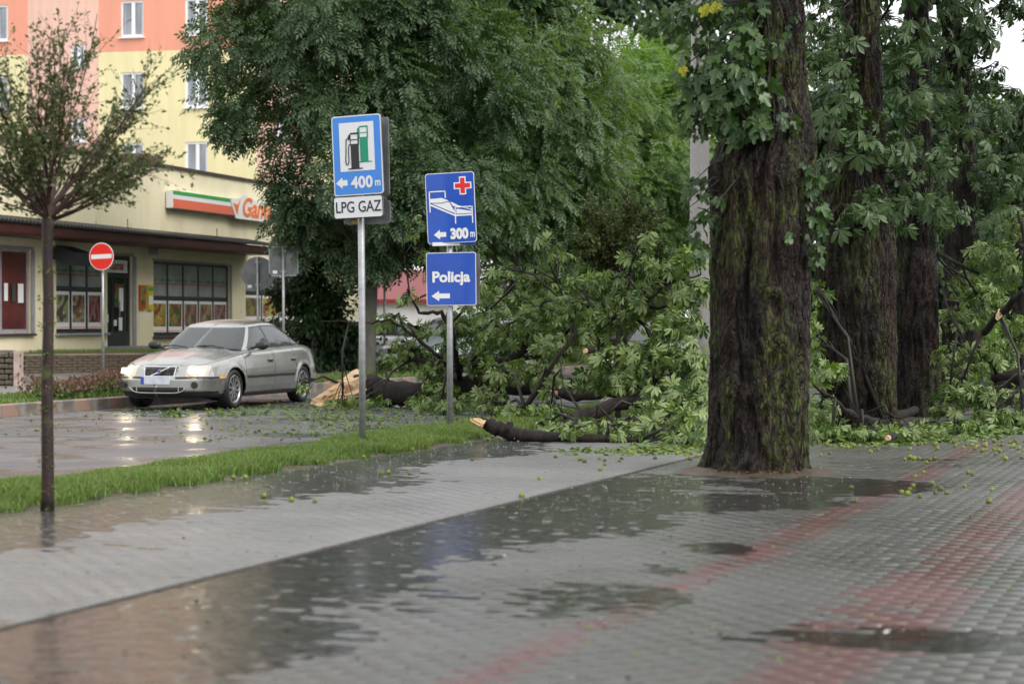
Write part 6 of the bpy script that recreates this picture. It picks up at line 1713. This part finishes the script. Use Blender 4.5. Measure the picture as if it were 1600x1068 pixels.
# R: right of the nearest trunk
bough('leafy bough spreading behind and right of the nearest trunk, pale leaves hanging down',
      [([(1430, 640, 27), (1370, 660, 25), (1320, 640, 23.5), (1270, 600, 22.5)], [.06, .05, .035, .015]),
       ([(1420, 700, 24), (1385, 692, 23.6), (1350, 660, 23.2), (1318, 605, 23)], [.02, .02, .014, .006])],
      [(1295, 580, 23, 30, 18, 26), (1270, 520, 24.5, 16, 34, 20), (1285, 640, 23, 28, 26, 34), (1300, 675, 22.6, 34, 14, 26), (1350, 690, 22.6, 36, 9, 24), (1400, 690, 22.8, 36, 9, 24), (1450, 680, 23.5, 36, 10, 26), (1285, 460, 25.5, 14, 20, 10), (1265, 440, 25, 8, 14, 5), (1500, 672, 24.5, 36, 10, 26), (1380, 672, 23.6, 30, 8, 12)],
      (1400, 660, 25), 15, limit=240, size=.27)
bough('big tangle of broken boughs at the right edge with cream coloured snapped ends',
      [([(1538, 520, 27), (1560, 492, 26.6), (1600, 455, 26)], [.05, .05, .045]), ([(1550, 592, 28), (1600, 592, 27.6), (1640, 588, 27)], [.075, .08, .08]), ([(1540, 640, 28), (1565, 590, 28), (1620, 560, 28)], [.06, .05, .03]),
       ([(1590, 330, 27), (1602, 380, 27), (1600, 460, 27)], [.02, .025, .03]), ([(1500, 520, 27), (1480, 480, 27.5), (1465, 410, 28)], [.02, .014, .008]), ([(1530, 430, 28), (1465, 395, 28.5)], [.02, .03])],
      [(1500, 500, 28, 30, 22, 34), (1490, 560, 27.5, 36, 28, 46), (1530, 560, 27.5, 36, 28, 46), (1500, 610, 27, 38, 24, 46), (1550, 620, 26.8, 34, 20, 36), (1480, 640, 27, 30, 14, 26), (1560, 650, 26.5, 44, 14, 36), (1540, 400, 28, 36, 30, 40), (1580, 420, 27.6, 30, 34, 40), (1590, 520, 27.5, 26, 34, 36), (1590, 350, 27.5, 26, 26, 26), (1590, 620, 26.8, 26, 20, 24), (1510, 450, 29, 34, 26, 34), (1560, 560, 29, 40, 40, 50), (1540, 480, 29, 40, 40, 50), (1600, 660, 25.6, 26, 10, 18)],
      (1550, 640, 27), 16, limit=300, size=.28, splinter=((1562, 490, 26.5), (1557, 497, 26.4), .045, 9, .2))
# cut ends and pale scars
wd = MB()
# ------------------------------------------------------------------ green chestnut husks all over the ground
def husk_mesh():
    V = []; F = []; n, mth = 9, 6
    r_ = np.random.default_rng(5)
    V.append((0, 0, -1))
    for a in range(1, mth):
        ph = -pi / 2 + pi * a / mth
        for k in range(n):
            t = 2 * pi * (k + .5 * (a % 2)) / n; rr = 1 + (.10 if (a + k) % 2 else -.04) + r_.normal(0, .02)
            V.append((rr * cos(ph) * cos(t), rr * cos(ph) * sin(t), rr * sin(ph)))
    V.append((0, 0, 1)); top = len(V) - 1
    for k in range(n): F.append((0, 1 + (k + 1) % n, 1 + k)); F.append((top, top - n + k, top - n + (k + 1) % n))
    for a in range(mth - 2):
        for k in range(n):
            i0 = 1 + a * n; F.append((i0 + k, i0 + (k + 1) % n, i0 + n + (k + 1) % n, i0 + n + k))
    me = bpy.data.meshes.new('chestnut_husk'); me.from_pydata(V, [], F); me.materials.append(m_husk); return me
m_husk = leafmat('green_husk', (0.085, 0.09, 0.018), (0.19, 0.23, 0.03), (0.25, 0.3, 0.05), True, .45, .05)
hm = husk_mesh(); hm2 = hm
def husk(X, Y, z, label, grp):
    o = bpy.data.objects.new('chestnut_husk', hm); col.objects.link(o); s = random.uniform(.017, .026)
    o.location = (X, Y, z + s * .8); o.scale = (s, s, s * .95); o.rotation_euler = (random.random() * 6, random.random() * 6, random.random() * 6)
    tag(o, label, 'chestnut husk', grp)
explicit = [(595, 742), (607, 740), (640, 742), (412, 778), (455, 784), (492, 786), (738, 720), (770, 684), (860, 706), (868, 716), (880, 706), (935, 706), (938, 736), (945, 728), (843, 750), (815, 778), (968, 722), (1024, 718), (990, 704), (1002, 708), (1080, 704), (900, 712), (873, 704)]
for px, py in explicit:
    g = gnd(px, py); husk(g.x, g.y, 0, 'small green chestnut husk lying on the wet footpath or in its puddle', 'green husks on the footpath')
n = 0
cent = [gnd(random.uniform(1255, 1620), 688 + abs(random.gauss(0, 18))) for _ in range(26)]
while n < 105:
    g = random.choice(cent) + Vector((random.gauss(0, .13), random.gauss(0, .2), 0))
    if random.random() < .22: g = gnd(random.uniform(1255, 1620), random.uniform(690, 790))
    px = 800 + FPX * g.x / g.y; py = 500 + FPX * CAMH / g.y
    if g.y < 14 or g.y > 27 or (px < 1272 and py > 695): continue
    husk(g.x, g.y, 0, 'small green chestnut husk scattered on the pavers right of the nearest trunk', 'green husks on the pavers'); n += 1
for k in range(26):
    g = gnd(random.uniform(900, 1095), random.uniform(700, 724)); husk(g.x, g.y, 0, 'small green chestnut husk lying on the wet footpath or in its puddle', 'green husks on the footpath')
for k in range(62):
    t = random.uniform(22, 34); p_ = random.uniform(-16.3, -10.3); v = W(p_, t)
    x_ = 800 + FPX * v.x / v.y
    if x_ < 320 and random.random() < .6: continue
    husk(v.x, v.y, -.012, 'tiny green chestnut husk lying on the wet road', 'green husks on the road')
for k in range(16):
    t = random.uniform(15, 27); v = W(GRASS_P0 + .1 + random.gauss(0, .12), t); husk(v.x, v.y, 0.01, 'small green chestnut husk at the edge of the grass strip', 'green husks along the grass')
# torn leaves and bits on the ground
def litter(name, label, pts, n, size, m, tm, spread, z=0.01):
    pts = np.array(pts, float); k = rng.integers(0, len(pts), n)
    P = pts[k] + np.concatenate([rng.normal(0, 1, (n, 2)) * spread, np.zeros((n, 1))], 1)
    P[:, 2] = z + rng.random(n) * .03
    D = rng.normal(0, 1, (n, 3)); D[:, 2] *= .15; N = rng.normal(0, .35, (n, 3)); N[:, 2] += 1
    o0 = P.mean(0); o0[2] = 0
    o = scatter(name, tm, P - o0, frames(D, N), size * rng.uniform(.4, 1.2, n), m); o.location = o0
    return tag(o, label, 'leaf litter', kind='stuff')
rp = [tuple(gnd(x, y)) for x, y in ((450, 640), (400, 640), (350, 646), (500, 640), (520, 655), (560, 650), (600, 650), (620, 665), (300, 645), (640, 660), (580, 640), (500, 675), (560, 668), (470, 632))]
litter('leaf_litter', 'torn green leaves and twigs strewn over the road by the broken limb', rp, 1500, .10, m_ch, CH_LO, .9, -.005)
litter('leaf_litter', 'scraps of leaf scattered thinly over the wet road', [tuple(W(random.uniform(-16, -10.3), random.uniform(20, 34))) for _ in range(60)], 420, .07, m_ch, SL, .5, -.008)
litter('leaf_litter', 'green leaves lying along the foot of the trunk row', [tuple(gnd(x, y)) for x, y in ((1290, 690), (1340, 694), (1400, 692), (1460, 686), (1520, 678), (1580, 672), (1080, 700), (1040, 704), (1000, 706), (1430, 688), (1550, 674))], 900, .22, m_ch, CH_LO, .32, .012)
litter('leaf_litter', 'few small bright and brown leaf scraps on the near pavers', [tuple(gnd(random.uniform(700, 1600), random.uniform(760, 1050))) for _ in range(60)], 130, .035, m_ch, SL, .3, .004)
m_brownbit = mat('brown_debris', (.10, .05, .03), .6); m_palebit = mat('pale_blossom_scrap', (.5, .48, .45), .5)
litter('brown_debris', 'dark brown crumbs of bark scattered on the footpath and pavers', [tuple(gnd(random.uniform(-20, 1300), random.uniform(745, 1060))) for _ in range(160)], 420, .03, m_brownbit, SL, .35, .004)
litter('pale_scraps', 'few pale petals and paper scraps on the near pavers', [tuple(gnd(x, y)) for x, y in ((798, 876), (1275, 985), (1340, 980), (510, 1010), (1030, 975), (955, 975), (1410, 990), (1540, 1000), (1190, 1010), (515, 970))], 26, .035, m_palebit, SL, .08, .005)
# pale snapped ends
for (px, py, Y, lab) in ((1388, 684, 21.6, 'cream cut face of a stub on the ground right of the nearest trunk'), (915, 548, 25.4, 'pale snapped stub among the leaves left of the young tree')):
    e = at(px, py, Y); s = empty('wood_stub', (e.x, e.y, 0)); tag(s, lab, 'branch stub', GF)
    z = max(e.z, .05)
    MB().tube([(0, 0, z), (.10, .18, z + .01)], [.040, .045], 10).build('limb', m_limb, s); MB().tube([(-.012, -.02, z), (.002, .003, z)], [.030, .037], 9).build('cut_face', m_wood, s)
# lone torn leaf sprig on the road in front of the car
sp_ = empty('leaf_sprig', gnd(270, 650)); tag(sp_, 'torn green leaf sprig lying alone on the road before the car', 'leaf sprig')
P, Fm, S = clump((0, 0, .05), (.16, .12, .04), 9, .26, .1, .8)
scatter('leaves', CH_LO, P, Fm, S, m_ch, sp_); MB().tube([(-.2, 0, .02), (0, 0, .04), (.2, .05, .03)], .006, 5).build('stem', m_twig, sp_)
# brown needles and old leaves heaped against the foot of the nearest trunk
m_mulch = mat('wet_bark_mulch', (.11, .06, .03), .6)
P = []; n = 420; a = rng.normal(pi * 1.52, .32, n); r_ = .50 + np.abs(rng.normal(0, .05, n))
Pm = np.stack([2.26 + np.cos(a) * r_, 18.5 + np.sin(a) * r_, .005 + .03 * rng.random(n)], 1)
D = rng.normal(0, 1, (n, 3)); D[:, 2] *= .2; N = rng.normal(0, .4, (n, 3)); N[:, 2] += 1
o = scatter('bark_mulch', SL, Pm - np.array([2.26, 18.5, 0]), frames(D, N), .035 * rng.uniform(.5, 1.4, n), m_mulch); o.location = (2.26, 18.5, 0); tag(o, 'rusty brown scraps of bark heaped round the foot of the nearest trunk', 'bark litter', kind='stuff')
